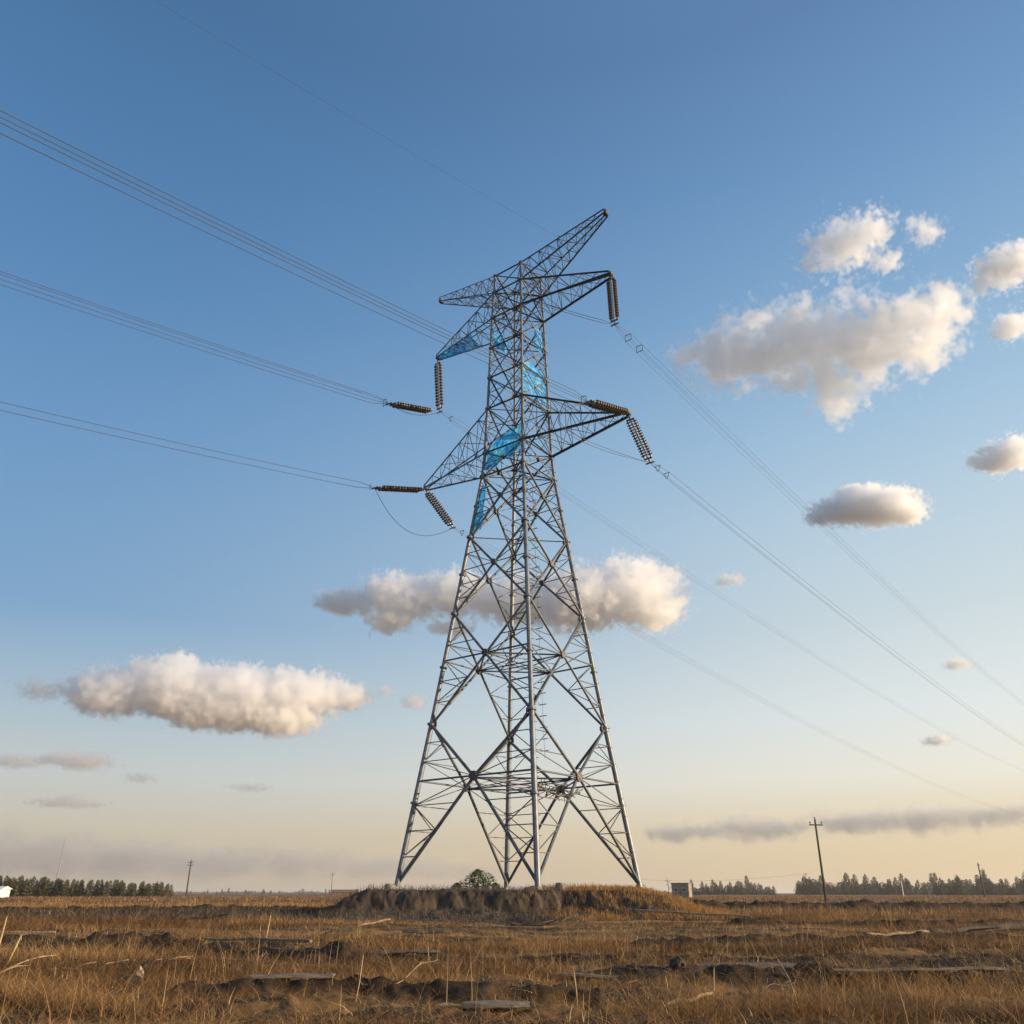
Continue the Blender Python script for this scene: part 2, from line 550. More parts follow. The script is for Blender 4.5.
# ------------------------------------------------------------------ grasses
def blades(name, x, y, hgt, wid, tint, lean, mat, label, cat='grass', segs=3, droop=.6):
    n = len(x)
    z = gh(x, y) - .02
    th = rng.random(n) * 2 * np.pi
    dirx, diry = np.cos(th), np.sin(th)
    ph = rng.random(n) * 2 * np.pi
    wx, wy = np.cos(ph), np.sin(ph)
    V = []
    for i in range(segs + 1):
        t = i / segs
        off = lean * hgt * (t ** (1.6 + droop * 0.5))
        zz = hgt * (t - .28 * droop * np.clip(lean, 0, 1.2) * t * t)
        w = wid * (1 - .85 * t) * .5
        cx_, cy_, cz_ = x + dirx * off, y + diry * off, z + zz
        V.append(np.stack((cx_ - wx * w, cy_ - wy * w, cz_), -1))
        V.append(np.stack((cx_ + wx * w, cy_ + wy * w, cz_), -1))
    V = np.stack(V, 1)                       # n, 2(segs+1), 3
    m = 2 * (segs + 1)
    base = (np.arange(n) * m)[:, None]
    F_ = []
    for i in range(segs):
        F_.append(np.stack((base[:, 0] + 2 * i, base[:, 0] + 2 * i + 1, base[:, 0] + 2 * i + 3, base[:, 0] + 2 * i + 2), -1))
    F_ = np.stack(F_, 1).reshape(-1, 4)
    tt = np.repeat(tint, m)
    o = np_mesh(name, V.reshape(-1, 3), F_.ravel(), np.full(len(F_), 4), mat, {'tint': np.clip(tt, 0, 1)}, smooth=True)
    tag(o, label, cat, kind='stuff')
    return o


def sector(n, r0, r1, half=40.0):
    r = np.sqrt(rng.random(n) * (r1 * r1 - r0 * r0) + r0 * r0)
    a = np.radians((rng.random(n) * 2 - 1) * half)
    return r * np.sin(a), r * np.cos(a)


def clumped(nc, per, r0, r1, spread, half=40.0):
    cx_, cy_ = sector(nc, r0, r1, half)
    k = rng.poisson(per, nc)
    x = np.repeat(cx_, k) + rng.normal(0, spread, k.sum())
    y = np.repeat(cy_, k) + rng.normal(0, spread, k.sum())
    cid = np.repeat(rng.random(nc), k)
    return x, y, cid


def patch_at(x, y):
    """trampled, streaky cover: patches drawn out sideways across the field"""
    a = fbm(x * .16 + 50, y * .42, 4); b = fbm(x * .7 + 9, y * 1.5 + 33, 3)
    return .6 * a + .4 * b


def keep_mask(x, y, p_bare=.12):
    d = patch_at(x, y)
    keep = (rng.random(len(x)) < sstep(.40, .56, d) * .86 + .14)
    b = bare_mask(x, y)
    b = np.maximum(b, .75 * np.maximum(bare_mask(x, y + 1.3), bare_mask(x, y + 2.4)) * (np.hypot(x, y) < 34))
    keep &= (rng.random(len(x)) > b * (1 - p_bare))
    dk = dark_strip(x, y)
    keep &= (rng.random(len(x)) > dk * .9)
    mm = mound_h(x, y)
    keep &= ~((mm > .03) & (y > MY0 - 4.6) & (x > MX0 - 3) & (x < MX1 + 4) & (y < MY1 + 2)) | (rng.random(len(x)) < .12)
    return keep


Xs, Ys, Hs, Ws, Ts, Ls = [], [], [], [], [], []
def add_grass(x, y, hm, hv, w, tint, lm):
    k = keep_mask(x, y)
    x, y, tint = x[k], y[k], tint[k]
    n = len(x)
    patch = fbm(x * .22 + 5, y * .5 + 60, 4); dens = patch_at(x, y)
    hh = (1 - .5 * sstep(17, 26, y) * (1 - sstep(42, 48, y)) * sstep(-9, -6, x) * (1 - sstep(9, 13, x))) * (hm + hv * rng.random(n) ** 1.6) * (.35 + .9 * sstep(.36, .62, dens) + .35 * sstep(.45, .7, patch))
    Xs.append(x); Ys.append(y); Hs.append(hh); Ws.append(np.full(n, w) * (.6 + .8 * rng.random(n)))
    Ts.append(tint * .35 + 1.1 * (patch - .32) + (rng.random(n) - .5) * .4)
    Ls.append(np.abs(rng.normal(lm, .35, n)))


x, y, c = clumped(5200, 17, 7.0, 14, .075); add_grass(x, y, .08, .24, .0058, c, .95)
x, y = sector(34000, 7, 14); add_grass(x, y, .04, .13, .006, rng.random(len(x)), .9)
x, y, c = clumped(11000, 12, 14, 27, .10); add_grass(x, y, .09, .24, .0085, c, .9)
x, y = sector(60000, 14, 27); add_grass(x, y, .05, .14, .010, rng.random(len(x)), .8)
x, y, c = clumped(17000, 7, 27, 46, .16); add_grass(x, y, .10, .24, .015, c, .8)
x, y, c = clumped(22000, 4, 46, 110, .4); add_grass(x, y, .13, .25, .035, c, .5)
x, y, c = clumped(14000, 4, 110, 320, 1.2); add_grass(x, y, .16, .3, .10, c, .5)
blades('dry_grass', *[np.concatenate(a) for a in (Xs, Ys, Hs, Ws, Ts, Ls)], M_grass,
       'dry brown and straw coloured grass covering the field')

# tall seed stalks standing out of the grass
x, y = sector(1500, 7.5, 26)
k = keep_mask(x, y, .5); x, y = x[k], y[k]; n = len(x)
blades('tall_dry_grass', x, y, .32 + .34 * rng.random(n), np.full(n, .0065), .55 + .5 * rng.random(n),
       np.abs(rng.normal(.25, .3, n)), M_grass, 'scattered tall pale grass stalks standing above the field', segs=4)

# flattened straw litter
x, y = sector(75000, 7, 32)
k = rng.random(len(x)) < .25 + .75 * np.maximum(bare_mask(x, y), 1 - sstep(.38, .55, patch_at(x, y))); x, y = x[k], y[k]; n = len(x)
blades('straw_litter', x, y, .06 + .05 * rng.random(n), .005 + .006 * rng.random(n), .35 + .6 * rng.random(n),
       2.2 + 3.5 * rng.random(n), M_grass, 'flattened loose straw lying on the soil', segs=3, droop=.75)

x, y = sector(8500, 7.5, 34); n = len(x)
blades('loose_straw', x, y, .05 + .05 * rng.random(n), .007 + .007 * rng.random(n), .75 + .4 * rng.random(n),
       4.0 + 5 * rng.random(n), M_grass, 'long pale straws scattered flat over the field', segs=4, droop=.35)

x, y, c = clumped(4200, 7, 7.2, 30, .12); n = len(x)
k = keep_mask(x, y, .3); x, y, c = x[k], y[k], c[k]; n = len(x)
blades('stubble', x, y, .07 + .12 * rng.random(n), .010 + .006 * rng.random(n), .35 + .3 * c + .45 * rng.random(n),
       np.abs(rng.normal(.7, .6, n)), M_grass, 'coarse broken straw stubble in tufts over the field', segs=2, droop=.4)

# bright straw band beyond
x = rng.random(16000) * 70 - 68; y = 57 + rng.random(16000) * 36
k = rng.random(len(x)) < sstep(.35, .55, fbm(x * .12, y * .4 + 8, 3)) * (1 - sstep(-8, 2, x)); x, y = x[k], y[k]; n = len(x)
blades('straw_band_grass', x, y, .12 + .22 * rng.random(n), .04 + .04 * rng.random(n), .3 + .7 * rng.random(n),
       np.abs(rng.normal(.5, .35, n)), M_gold, 'band of bright golden straw across the field left of the mound')

# dark scrub strip left of the mound
x = rng.random(26000) * 34 - 40; y = 34 + rng.random(26000) * 26
k = rng.random(len(x)) < dark_strip(x, y) * fbm(x * .5, y * .5, 3) * 1.5
x, y = x[k], y[k]; n = len(x)
blades('dark_scrub', x, y, .12 + .3 * rng.random(n) * fbm(x * .4, y * .4 + 3, 3) * 1.8, .02 + .02 * rng.random(n), rng.random(n) * .8,
       np.abs(rng.normal(.5, .4, n)), M_scrub, 'strip of dark grey dead scrub left of the mound', 'scrub')

# mound cover
x = rng.random(60000) * (MX1 - MX0 + 7) + MX0 - 3.5; y = MY0 - 4.5 + rng.random(60000) * 12
mm = mound_h(x, y)
gold = sstep(.3, 3.6, x + (fbm(x * .5, y * .5, 3) - .5) * 4)
slope = np.abs(mound_h(x, y + .15) - mound_h(x, y - .15)) / .3
k = (mm > .06) & (rng.random(len(x)) < np.clip(gold * (1 - .35 * sstep(.9, 2.0, slope)), 0, 1) * sstep(.2, .5, fbm(x * .8, y * .8 + 70, 3)) * 1.1)
x1, y1 = x[k], y[k]; n = len(x1)
blades('golden_grass', x1, y1, .10 + .26 * rng.random(n) * (.4 + fbm(x1 * .6, y1 * .6, 3)), .014 + .014 * rng.random(n), rng.random(n),
       np.abs(rng.normal(.5, .35, n)), M_gold, 'golden dry grass growing on the right end of the mound')
k = (mm > .05) & (gold < .8) & (slope < .55) & (rng.random(len(x)) < np.where(mm > .7, .10, .3))
x1, y1 = x[k], y[k]; n = len(x1)
blades('bank_scrub', x1, y1, .10 + .26 * rng.random(n), .014 + .016 * rng.random(n), .2 + .8 * rng.random(n),
       np.abs(rng.normal(.6, .4, n)), M_scrub, 'grey dead scrub along the dark face and top of the mound', 'scrub')

# ------------------------------------------------------------------ transmission tower
AZ = R(38.253)
U = Vector((math.cos(AZ), -math.sin(AZ), 0))          # arm direction: right and towards the camera
LD = Vector((math.sin(AZ), math.cos(AZ), 0))          # line direction: right and away
BASE_Z = 0.98
tower = empty('transmission_tower', (CX, CY, BASE_Z))
tag(tower, 'tall grey lattice steel transmission pylon standing on the earth mound', 'pylon')
# corner order: near, right, far, left
CORN = [-AZ - R(45), -AZ + R(45), -AZ + R(135), -AZ + R(225)]
PROF = [(0.9, 6.44), (9.5, 4.90), (15.9, 3.82), (20.8, 3.0), (25.0, 2.31), (26.7, 2.16), (30.0, 2.03), (37.3, 1.80), (41.0, 1.62)]


def rad_at(z):
    for (z0, r0), (z1, r1) in zip(PROF, PROF[1:]):
        if z <= z1: return r0 + (r1 - r0) * (z - z0) / (z1 - z0)
    return PROF[-1][1]


def C(k, z):
    a = CORN[k % 4]; r = rad_at(z)
    return Vector((CX + r * math.cos(a), CY + r * math.sin(a), z))


LEV = [1.2, 9.5, 15.9, 20.8, 25.0, 26.7, 30.0, 32.4, 34.8, 37.3, 39.5, 41.0]
# legs, each with a footing and climbing steps
for k in range(4):
    mb = MB()
    zs = LEV[:]
    for a, b in zip(zs, zs[1:]):
        r = .145 if a < 9 else .13 if a < 20 else .105 if a < 30 else .085
        mb.bar(C(k, a), C(k, b), r, 10, cap=True)
        p = C(k, b); d = (C(k, b) - C(k, a)).normalized()
        mb.bar(p - d * .06, p + d * .06, r * 1.7, 12)            # flange joint
        if b - a > 4:
            p = C(k, (a + b) / 2); mb.bar(p - d * .05, p + d * .05, r * 1.6, 12)
    z = 3.0
    out = Vector((math.cos(CORN[k]), math.sin(CORN[k]), 0)); sd = Vector((-out.y, out.x, 0))
    i = 0
    while z < 40.5:
        p = C(k, z); s = sd if i % 2 else -sd
        mb.bar(p, p + (out * .4 + s).normalized() * .27, .016, 4)
        z += .45; i += 1
    mb.build('leg', M_leg, tower)
    fb = MB()
    p = C(k, LEV[0])
    rot = Matrix.Rotation(CORN[k] + .6, 3, 'Z')
    fb.box((p.x, p.y, 1.0), .95, .95, .5, rot, .06)
    fb.box((p.x, p.y, 1.27), .5, .5, .06, rot, .01)
    fb.build('footing', M_conc, tower)
    db = MB()
    q0 = p + sd * 1.0 + out * .3
    db.box((q0.x, q0.y, 1.22), .5, .45, .42, rot, .09)
    db.build('stub_block', M_conc, tower)


def lerp(a, b, t): return a + (b - a) * t


# braced faces
nbrace = 0
for fi in range(4):
    for li, (z0, z1) in enumerate(zip(LEV, LEV[1:])):
        lac = MB()
        a0, a1, b0, b1 = C(fi, z0 + (.25 if li == 0 else 0)), C(fi, z1), C(fi + 1, z0 + (.25 if li == 0 else 0)), C(fi + 1, z1)
        w0, w1 = (b0 - a0).length, (b1 - a1).length
        t = w0 / (w0 + w1)
        X = lerp(a0, b1, t)
        if li == 0:
            zx = X.z + .5
            X = (C(fi, zx) + C(fi + 1, zx)) / 2
        sec = .15 if li == 0 else .125 if li < 4 else .085
        nout = ((a0 + b0) / 2 - Vector((CX, CY, (a0.z + b0.z) / 2))).normalized() * .05
        for s, (p, qq) in enumerate(((a0, b1), (b0, a1))):
            mb = MB(); sh = nout * (1 if s else -1)
            if li < 4:
                mb.bar(p + sh, X + sh, sec * .56, 8); mb.bar(X + sh, qq + sh, sec * .56, 8)
            else: mb.angle(p + sh, qq + sh, sec, side=1 if s else -1)
            mb.build('brace', M_brace, tower)
        # plate at the crossing
        if li < 5:
            n_ = nout.normalized()
            mb = MB(); rr = (.25, .21, .18, .15, .12)[li]
            mb.bar(X - n_ * .11, X + n_ * .11, rr, 8)
            mb.build('gusset_plate', M_plate, tower)
        if li >= 3:
            lac.angle(a1, b1, .075)
        if li < 4:
            tz = (X.z - a0.z) / (a1.z - a0.z)
            ha, hb = lerp(a0, a1, tz), lerp(b0, b1, tz)
            sx = .09 if li < 2 else .06
            for hh in (ha, hb):
                mb = MB(); mb.bar(hh, X, sx * .55, 6); mb.build('strut', M_brace, tower)
            n = 4 if li == 0 else 3
            for (p0, hh, p1) in ((a0, ha, a1), (b0, hb, b1)):
                # lower triangle p0 - hh - X
                prev = None
                for i in range(1, n + 1):
                    tt = i / n
                    pl, pd = lerp(p0, hh, tt), lerp(p0, X, tt)
                    if i < n: lac.bar(pl, pd, .032, 4)
                    if prev is not None:
                        if i % 2: lac.bar(prev[1], pl, .030, 4)
                        else: lac.bar(prev[0], pd, .030, 4)
                    prev = (pl, pd)
                # upper triangle hh - p1 - X
                n2 = 3 if li < 2 else 2
                prev = (hh, X)
                for i in range(1, n2):
                    tt = i / n2
                    pl, pd = lerp(hh, p1, tt), lerp(X, p1, tt)
                    lac.bar(pl, pd, .03, 4)
                    lac.bar(prev[1] if i % 2 else prev[0], pl if i % 2 else pd, .028, 4)
                    prev = (pl, pd)
        else:
            # small redundant members of the slim body
            mida, midb = (a0 + a1) / 2, (b0 + b1) / 2
            if z1 - z0 > 1.5:
                lac.bar(mida, X, .024, 4); lac.bar(midb, X, .024, 4)
                lac.bar(mida, lerp(a0, b1, .26), .02, 4); lac.bar(midb, lerp(b0, a1, .26), .02, 4)
                lac.bar(mida, lerp(b0, a1, .76), .02, 4); lac.bar(midb, lerp(a0, b1, .76), .02, 4)
        lac.build('face_lacing', M_lace, tower)
# gusset plates on the legs
for k in range(4):
    for li, z in enumerate(LEV[1:-1]):
        p = C(k, z); a = CORN[k]; o_ = Vector((math.cos(a), math.sin(a), 0))
        mb = MB(); r = .25 if z < 10 else .21 if z < 22 else .18
        for sgn in (-1, 1):
            dd = Matrix.Rotation(sgn * R(135), 3, 'Z') @ o_
            nn = Matrix.Rotation(R(90), 3, 'Z') @ dd
            c_ = p + dd * r * .55 + nn * sgn * .02
            mb.bar(c_ - nn * .018, c_ + nn * .018, r, 7)
        mb.build('gusset_plate', M_plate, tower)
# horizontal diaphragms
for li in (0, 1):
    dia = MB()
    z0, z1 = LEV[li], LEV[li + 1]
    Xp = []
    for fi in range(4):
        a0, b0, b1, a1 = C(fi, z0), C(fi + 1, z0), C(fi + 1, z1), C(fi, z1)
        t = (b0 - a0).length / ((b0 - a0).length + (b1 - a1).length)
        zx = lerp(a0, b1, t).z + (.5 if li == 0 else 0)
        Xp.append((C(fi, zx) + C(fi + 1, zx)) / 2)
    for i in range(4):
        dia.bar(Xp[i], Xp[(i + 1) % 4], .045, 6)
        dia.bar(Xp[i], Xp[(i + 1) % 4] * .5 + Xp[(i + 2) % 4] * .5, .03, 4)
    dia.bar(Xp[0], Xp[2], .04, 6); dia.bar(Xp[1], Xp[3], .04, 6)
    dia.build('diaphragm', M_lace, tower)
for z in (20.8, 25.0, 26.7, 30.0, 34.8, 37.3, 39.5, 41.0):
    dia = MB()
    dia.bar(C(0, z), C(2, z), .035, 4); dia.bar(C(1, z), C(3, z), .035, 4)
    dia.build('diaphragm', M_lace, tower)
# climbing ladder inside the body and the anti climbing guard
lad = MB()
for i in range(26):
    z = 8.0 + i * .62
    p = Vector((CX + 1.35 - .02 * i, CY - 1.2, z))
    lad.bar(p - U * .26, p + U * .26, .028, 4)
    if i % 4 == 0: lad.bar(p - U * .26, p - U * .26 + Vector((0, 0, .16)), .02, 4)
lad.bar(Vector((CX + 1.35, CY - 1.2, 7.6)), Vector((CX + .83, CY - 1.2, 24)), .012, 4)
lad.build('ladder', M_leg, tower)
gd = MB()
a0, b0, b1, a1 = C(0, LEV[0]), C(1, LEV[0]), C(1, LEV[1]), C(0, LEV[1])
Xg = lerp(a0, b1, (b0 - a0).length / ((b0 - a0).length + (b1 - a1).length))
rr = random.Random(4)
for i in range(26):
    t = i / 25
    p = Xg + (C(0, Xg.z) - Xg) * t * .9 + Vector((0, 0, -.35 * math.sin(t * 3) - .1))
    d = Vector((rr.uniform(-.5, .5), rr.uniform(-.5, .5), rr.uniform(-.6, .5)))
    gd.bar(p - d * .7, p + d * .7, .022, 4)
gd.path([Xg + Vector((0, 0, -.2)), Xg + (C(0, Xg.z) - Xg) * .5 + Vector((0, 0, -.5)), Xg + (C(0, Xg.z) - Xg) * .92 + Vector((0, 0, -.1))], .05, 5)
gd.build('climbing_guard', M_plate, tower)


# cross arms
def arm(name, s, zb, zt, tipz, L, ndiv, chord=.075, tipw=.2, tiph=.18, seed=1, mat=M_arm):
    f = 0 if s > 0 else 2                         # face between corner f and f+1
    tip = Vector((CX, CY, tipz)) + U * (s * L)
    A0, B0, A1, B1 = C(f, zb), C(f + 1, zb), C(f, zt), C(f + 1, zt)
    side = (B0 - A0).normalized()
    TA0, TB0 = tip - side * tipw, tip + side * tipw
    TA1, TB1 = TA0 + Vector((0, 0, tiph)), TB0 + Vector((0, 0, tiph))
    body = MB()
    mid = MB()
    body.angle(TA0 - U * s * .1, TB0 - U * s * .1, .12); body.box(tip + Vector((0, 0, tiph * .4)), .22, .34, tiph + .06, Matrix.Rotation(-AZ, 3, 'Z'), .03)
    root = body.build(name, M_plate, tower)
    for (p, qq) in ((A0, TA0), (B0, TB0), (A1, TA1), (B1, TB1)):
        mb = MB(); mb.angle(p, qq, chord * (1.25 if p.z < (zb + zt) / 2 else 1.0)); mb.build('chord', mat, root)
    lac = MB()
    r = random.Random(seed)
    ts = [i / ndiv for i in range(ndiv + 1)]
    planes = [((A0, TA0), (B0, TB0)), ((A0, TA0), (A1, TA1)), ((B0, TB0), (B1, TB1)), ((A1, TA1), (B1, TB1))]
    for pi, ((p0, p1), (q0, q1)) in enumerate(planes):
        for i in range(ndiv):
            a, b = lerp(p0, p1, ts[i]), lerp(q0, q1, ts[i])
            a2, b2 = lerp(p0, p1, ts[i + 1]), lerp(q0, q1, ts[i + 1])
            lr = .030 - .012 * ts[i]
            if i: lac.bar(a, b, lr, 4)
            if i < ndiv - 1 or pi == 0:
                if (i + pi) % 2: lac.bar(a, b2, lr, 4)
                else: lac.bar(b, a2, lr, 4)
    lac.build('lacing', M_lace if mat is M_brace else M_arm, root)
    return tip, (A0, B0, A1, B1, TA0, TB0, TA1, TB1)


TIP = {}
for s, sx in ((-1, 'L'), (1, 'R')):
    TIP['L' + sx] = arm('crossarm', s, 26.7, 30.0, 26.72, 8.2, 7, .10, seed=3 + s)
    TIP['U' + sx] = arm('crossarm', s, 37.3, 39.5, 37.33, 7.58, 7, .09, seed=5 + s)
    TIP['P' + sx] = arm('earth_wire_peak', s, 39.5, 41.0, 42.5, 7.5, 9, .065, tipw=.22, tiph=.30, seed=8 + s)

# ------------------------------------------------------------------ insulator strings
def stack_prof(n, r0, r1):
    pr = [(0, .03), (.02, .05)]
    for i in range(n):
        t0 = .04 + .92 * i / n; dt = .92 / n
        pr += [(t0, .045), (t0 + dt * .15, r1), (t0 + dt * .45, r1 * .92), (t0 + dt * .55, r0), (t0 + dt * .98, r0 * .9)]
    pr += [(.98, .05), (1, .03)]
    return pr


def string(a, b, side, label, n=14, gap=.22, rad_=.148, group='insulator strings hanging from the arm tips'):
    a = Vector(a); b = Vector(b)
    d = (b - a).normalized()
    side = (side - d * side.dot(d)).normalized()
    o = empty('insulator_string', a)
    tag(o, label, 'insulator', group)
    ta, tb = a + d * .28, b - d * .30
    for s in (-1, 1):
        mb = MB(); mb.lathe(ta + side * gap * s, tb + side * gap * s, stack_prof(n, .055, rad_), 10)
        mb.build('insulator_stack', M_ins, o, smooth=False)
    mb = MB(); mb.bar(ta, tb, .055, 6); mb.build('rod', M_rod, o)
    mb = MB(); mb.bar(ta - side * gap * 1.25, ta + side * gap * 1.25, .06, 4); mb.bar(a, ta, .05, 6)
    mb.build('shackle', M_fit, o)
    mb = MB(); mb.bar(tb - side * gap * 1.25, tb + side * gap * 1.25, .06, 4); mb.bar(tb, b, .05, 6)
    mb.bar(b - side * .3, b + side * .3, .045, 4)
    mb.build('yoke_plate', M_fit, o)
    return o


def L3(tipk, s, z):
    t = TIP[tipk][0]
    return Vector((t.x + LD.x * s, t.y + LD.y * s, z))


upz = Vector((0, 0, 1))
E_ = {
    'UR': L3('UR', .12, 33.5), 'LR': L3('LR', 2.25, 24.4), 'UL': L3('UL', .45, 32.95), 'LL': L3('LL', 2.9, 24.75)}
string(TIP['UR'][0] + Vector((0, 0, -.1)), E_['UR'], U, 'brown twin insulator string hanging upright from the upper right arm tip')
string(TIP['LR'][0] + Vector((0, 0, -.1)), E_['LR'], U, 'brown twin insulator string slanting down to the right from the lower right arm tip')
string(TIP['UL'][0] + Vector((0, 0, -.1)), E_['UL'], U, 'brown twin insulator string hanging upright from the upper left arm tip')
string(TIP['LL'][0] + Vector((0, 0, -.1)), E_['LL'], U, 'brown twin insulator string slanting down to the right from the lower left arm tip')
G2 = 'insulator strings pulled sideways by the left cables'
T_ = {'A': (L3('LR', -.15, 26.7), L3('LR', -4.4, 25.41)), 'B': (L3('UL', -.35, 32.6), L3('UL', -4.5, 31.26)), 'C': (L3('LL', -.2, 26.55), L3('LL', -4.7, 25.02))}
string(*T_['A'], U, 'weathered brown insulator string pulled left from the lower right arm tip', group=G2)
string(*T_['B'], U, 'weathered brown insulator string level below the upper left arm tip', group=G2)
string(*T_['C'], U, 'weathered brown insulator string pulled left from the lower left arm tip', group=G2)
link_mb = MB()

# ------------------------------------------------------------------ conductors
def bundle(label, P0, s_sign, z1s, offs, s_end, curv, r, spacers=(), n=40):
    """cable bundle in the vertical plane through P0; z1s = (s, z) on the line; curv adds sag"""
    P0 = Vector(P0)
    o = empty('power_cable', P0)
    tag(o, label, 'power cable', 'power cables strung from the pylon')
    s1, z1 = z1s
    b = (z1 - P0.z - curv * s1 * s1) / s1
    def pos(s): return P0 + LD * s + Vector((0, 0, b * s + curv * s * s))
    for (oy, oz) in offs:
        pts = []
        for i in range(n + 1):
            t = (i / n) ** 1.7
            s = s_end * t
            g_ = min(1.0, abs(s) / 1.2)
            pts.append(pos(s) + U * (oy * g_) + Vector((0, 0, oz * g_)))
        mb = MB(); mb.path(pts, r, 5); mb.build('wire', M_wire, o, smooth=True)
    for s in spacers:
        mb = MB(); c = pos(s)
        k = [c + U * oy + Vector((0, 0, oz)) for oy, oz in offs]
        for i in range(len(k)): mb.bar(k[i], k[(i + 1) % len(k)], .022, 4)
        mb.build('spacer', M_fit, o)
    return pos


Q4 = [(-.22, .22), (.22, .22), (.22, -.22), (-.22, -.22)]
bundle('four wire cable bundle running down to the right from the upper right insulator', E_['UR'], 1, (77.8, 31.1), Q4, 330, .00028, .0078, (1.6, 3.0))
bundle('cable bundle running down to the right from the lower right insulator', E_['LR'], 1, (71.3, 22.3), [(-.2, .2), (.2, .2), (0, -.2)], 330, .00025, .0095, (.9, 2.0))
bundle('faint cable bundle passing behind the pylon from the upper left insulator', E_['UL'], 1, (95.5, 29.6), [(-.2, .2), (.2, .2), (0, -.2)], 330, .00018, .0075, (1.2,))
bundle('faint cable bundle passing behind the pylon from the lower left insulator', E_['LL'], 1, (91.9, 19.3), [(-.2, .2), (.2, .2), (0, -.2)], 330, .00025, .0075, (1.0, 2.0))
Q4b = [(-.16, .27), (.16, .2), (.16, -.19), (-.16, -.26)]
bundle('highest bundle of four cables coming in from the left edge to the lower right arm', T_['A'][1], -1, (-29.2, 20.15), Q4b, -120, .0007, .013, (-.4,))
bundle('middle bundle of four cables coming in from the left edge to the upper left arm', T_['B'][1], -1, (-23.9, 26.35), Q4b, -120, .0007, .014, (-.4,))
bundle('lowest pair of cables coming in from the left edge to the lower left arm', T_['C'][1], -1, (-22.1, 20.6), [(0, .2), (0, -.2)], -120, .0007, .014, (-.4,))
# slack jumpers from the right hand strings back to the arms
def jumper(label, a, via, b, r=.014):
    o = empty('jumper_cable', a); tag(o, label, 'cable', 'slack jumper cables at the arm tips')
    mb = MB(); a, via, b = Vector(a), Vector(via), Vector(b)
    for k in (-.1, .1):
        pts = []
        for i in range(25):
            t = i / 24
            P = a * (1 - t) ** 2 + via * (2 * t * (1 - t)) + b * t * t
            pts.append(P + Vector((0, 0, k * min(1, 6 * t * (1 - t)))))
        mb.path(pts, r, 5)
    mb.build('wire', M_wire, o)


aA = TIP['UR'][1]
jumper('slack thin jumper cable running left from the upper right insulator to the arm root', E_['UR'], L3('UR', -3.2, 32.0), lerp(aA[0], aA[4], .12))
jumper('slack thin jumper cable hanging below the lower right arm between its two insulators', E_['LR'], L3('LR', -12.5, 20.4), T_['A'][1])
# jumper loop under the lower left arm
o = empty('jumper_cable', T_['C'][1]); tag(o, 'slack jumper loop hanging below the lower left arm between two insulators', 'cable')
mb = MB(); a, b = T_['C'][1], E_['LL']
mb.path([lerp(a, b, t) + Vector((0, 0, -9.0 * t * (1 - t) * (1 - .35 * t))) for t in [i / 24 for i in range(25)]], .018, 5); mb.build('wire', M_wire, o)
# link from yoke to string B
o = empty('jumper_cable', T_['B'][1]); tag(o, 'short jumper cable under the level insulator string at the upper left arm', 'cable')
mb = MB(); a, b = T_['B'][1], E_['UL']
mb.path([lerp(a, b, t) + Vector((0, 0, -2.2 * t * (1 - t))) for t in [i / 16 for i in range(17)]], .02, 5); mb.build('wire', M_wire, o)
# earth wire, clamped to the right peak
Pk = lerp(TIP['PR'][1][2], TIP['PR'][1][6], .47)
o = empty('earth_wire', Pk); tag(o, 'single thin earth wire crossing the sky at upper left', 'cable')
mb = MB()
mb.path([Pk + LD * s + Vector((0, 0, -.282 * s * -1 + .0006 * s * (s + 28.7))) for s in [-120 * (i / 40) ** 1.5 for i in range(41)]], .0065, 5)
mb.build('wire', M_wire, o)
mb = MB(); mb.bar(Pk + Vector((0, 0, .12)), Pk - Vector((0, 0, .18)), .05, 6); mb.build('clamp', M_fit, o)

# ------------------------------------------------------------------ blue plastic sheets caught in the lattice
def film_mat():
    m, nt, b = new_mat('blue_plastic_film')
    N = nt.nodes; L = nt.links
    tc = N.new('ShaderNodeTexCoord'); nz = N.new('ShaderNodeTexNoise'); nz.inputs['Scale'].default_value = 2.2; nz.inputs['Detail'].default_value = 5
    nz.inputs['Distortion'].default_value = 1.2
    L.new(tc.outputs['Object'], nz.inputs['Vector'])
    rp = N.new('ShaderNodeValToRGB'); cr = rp.color_ramp
    cr.elements[0].position = .36; cr.elements[0].color = (.0, .32, 1.0, 1)
    cr.elements[1].position = .66; cr.elements[1].color = (.18, .74, 1.0, 1)
    L.new(nz.outputs['Fac'], rp.inputs[0]); L.new(rp.outputs[0], b.inputs['Base Color'])
    b.inputs['Roughness'].default_value = .6
    tr = N.new('ShaderNodeBsdfTranslucent'); L.new(rp.outputs[0], tr.inputs['Color'])
    mx = N.new('ShaderNodeMixShader'); mx.inputs[0].default_value = .5
    L.new(b.outputs[0], mx.inputs[1]); L.new(tr.outputs[0], mx.inputs[2])
    L.new(mx.outputs[0], N['Material Output'].inputs['Surface'])
    return m


M_film = film_mat()


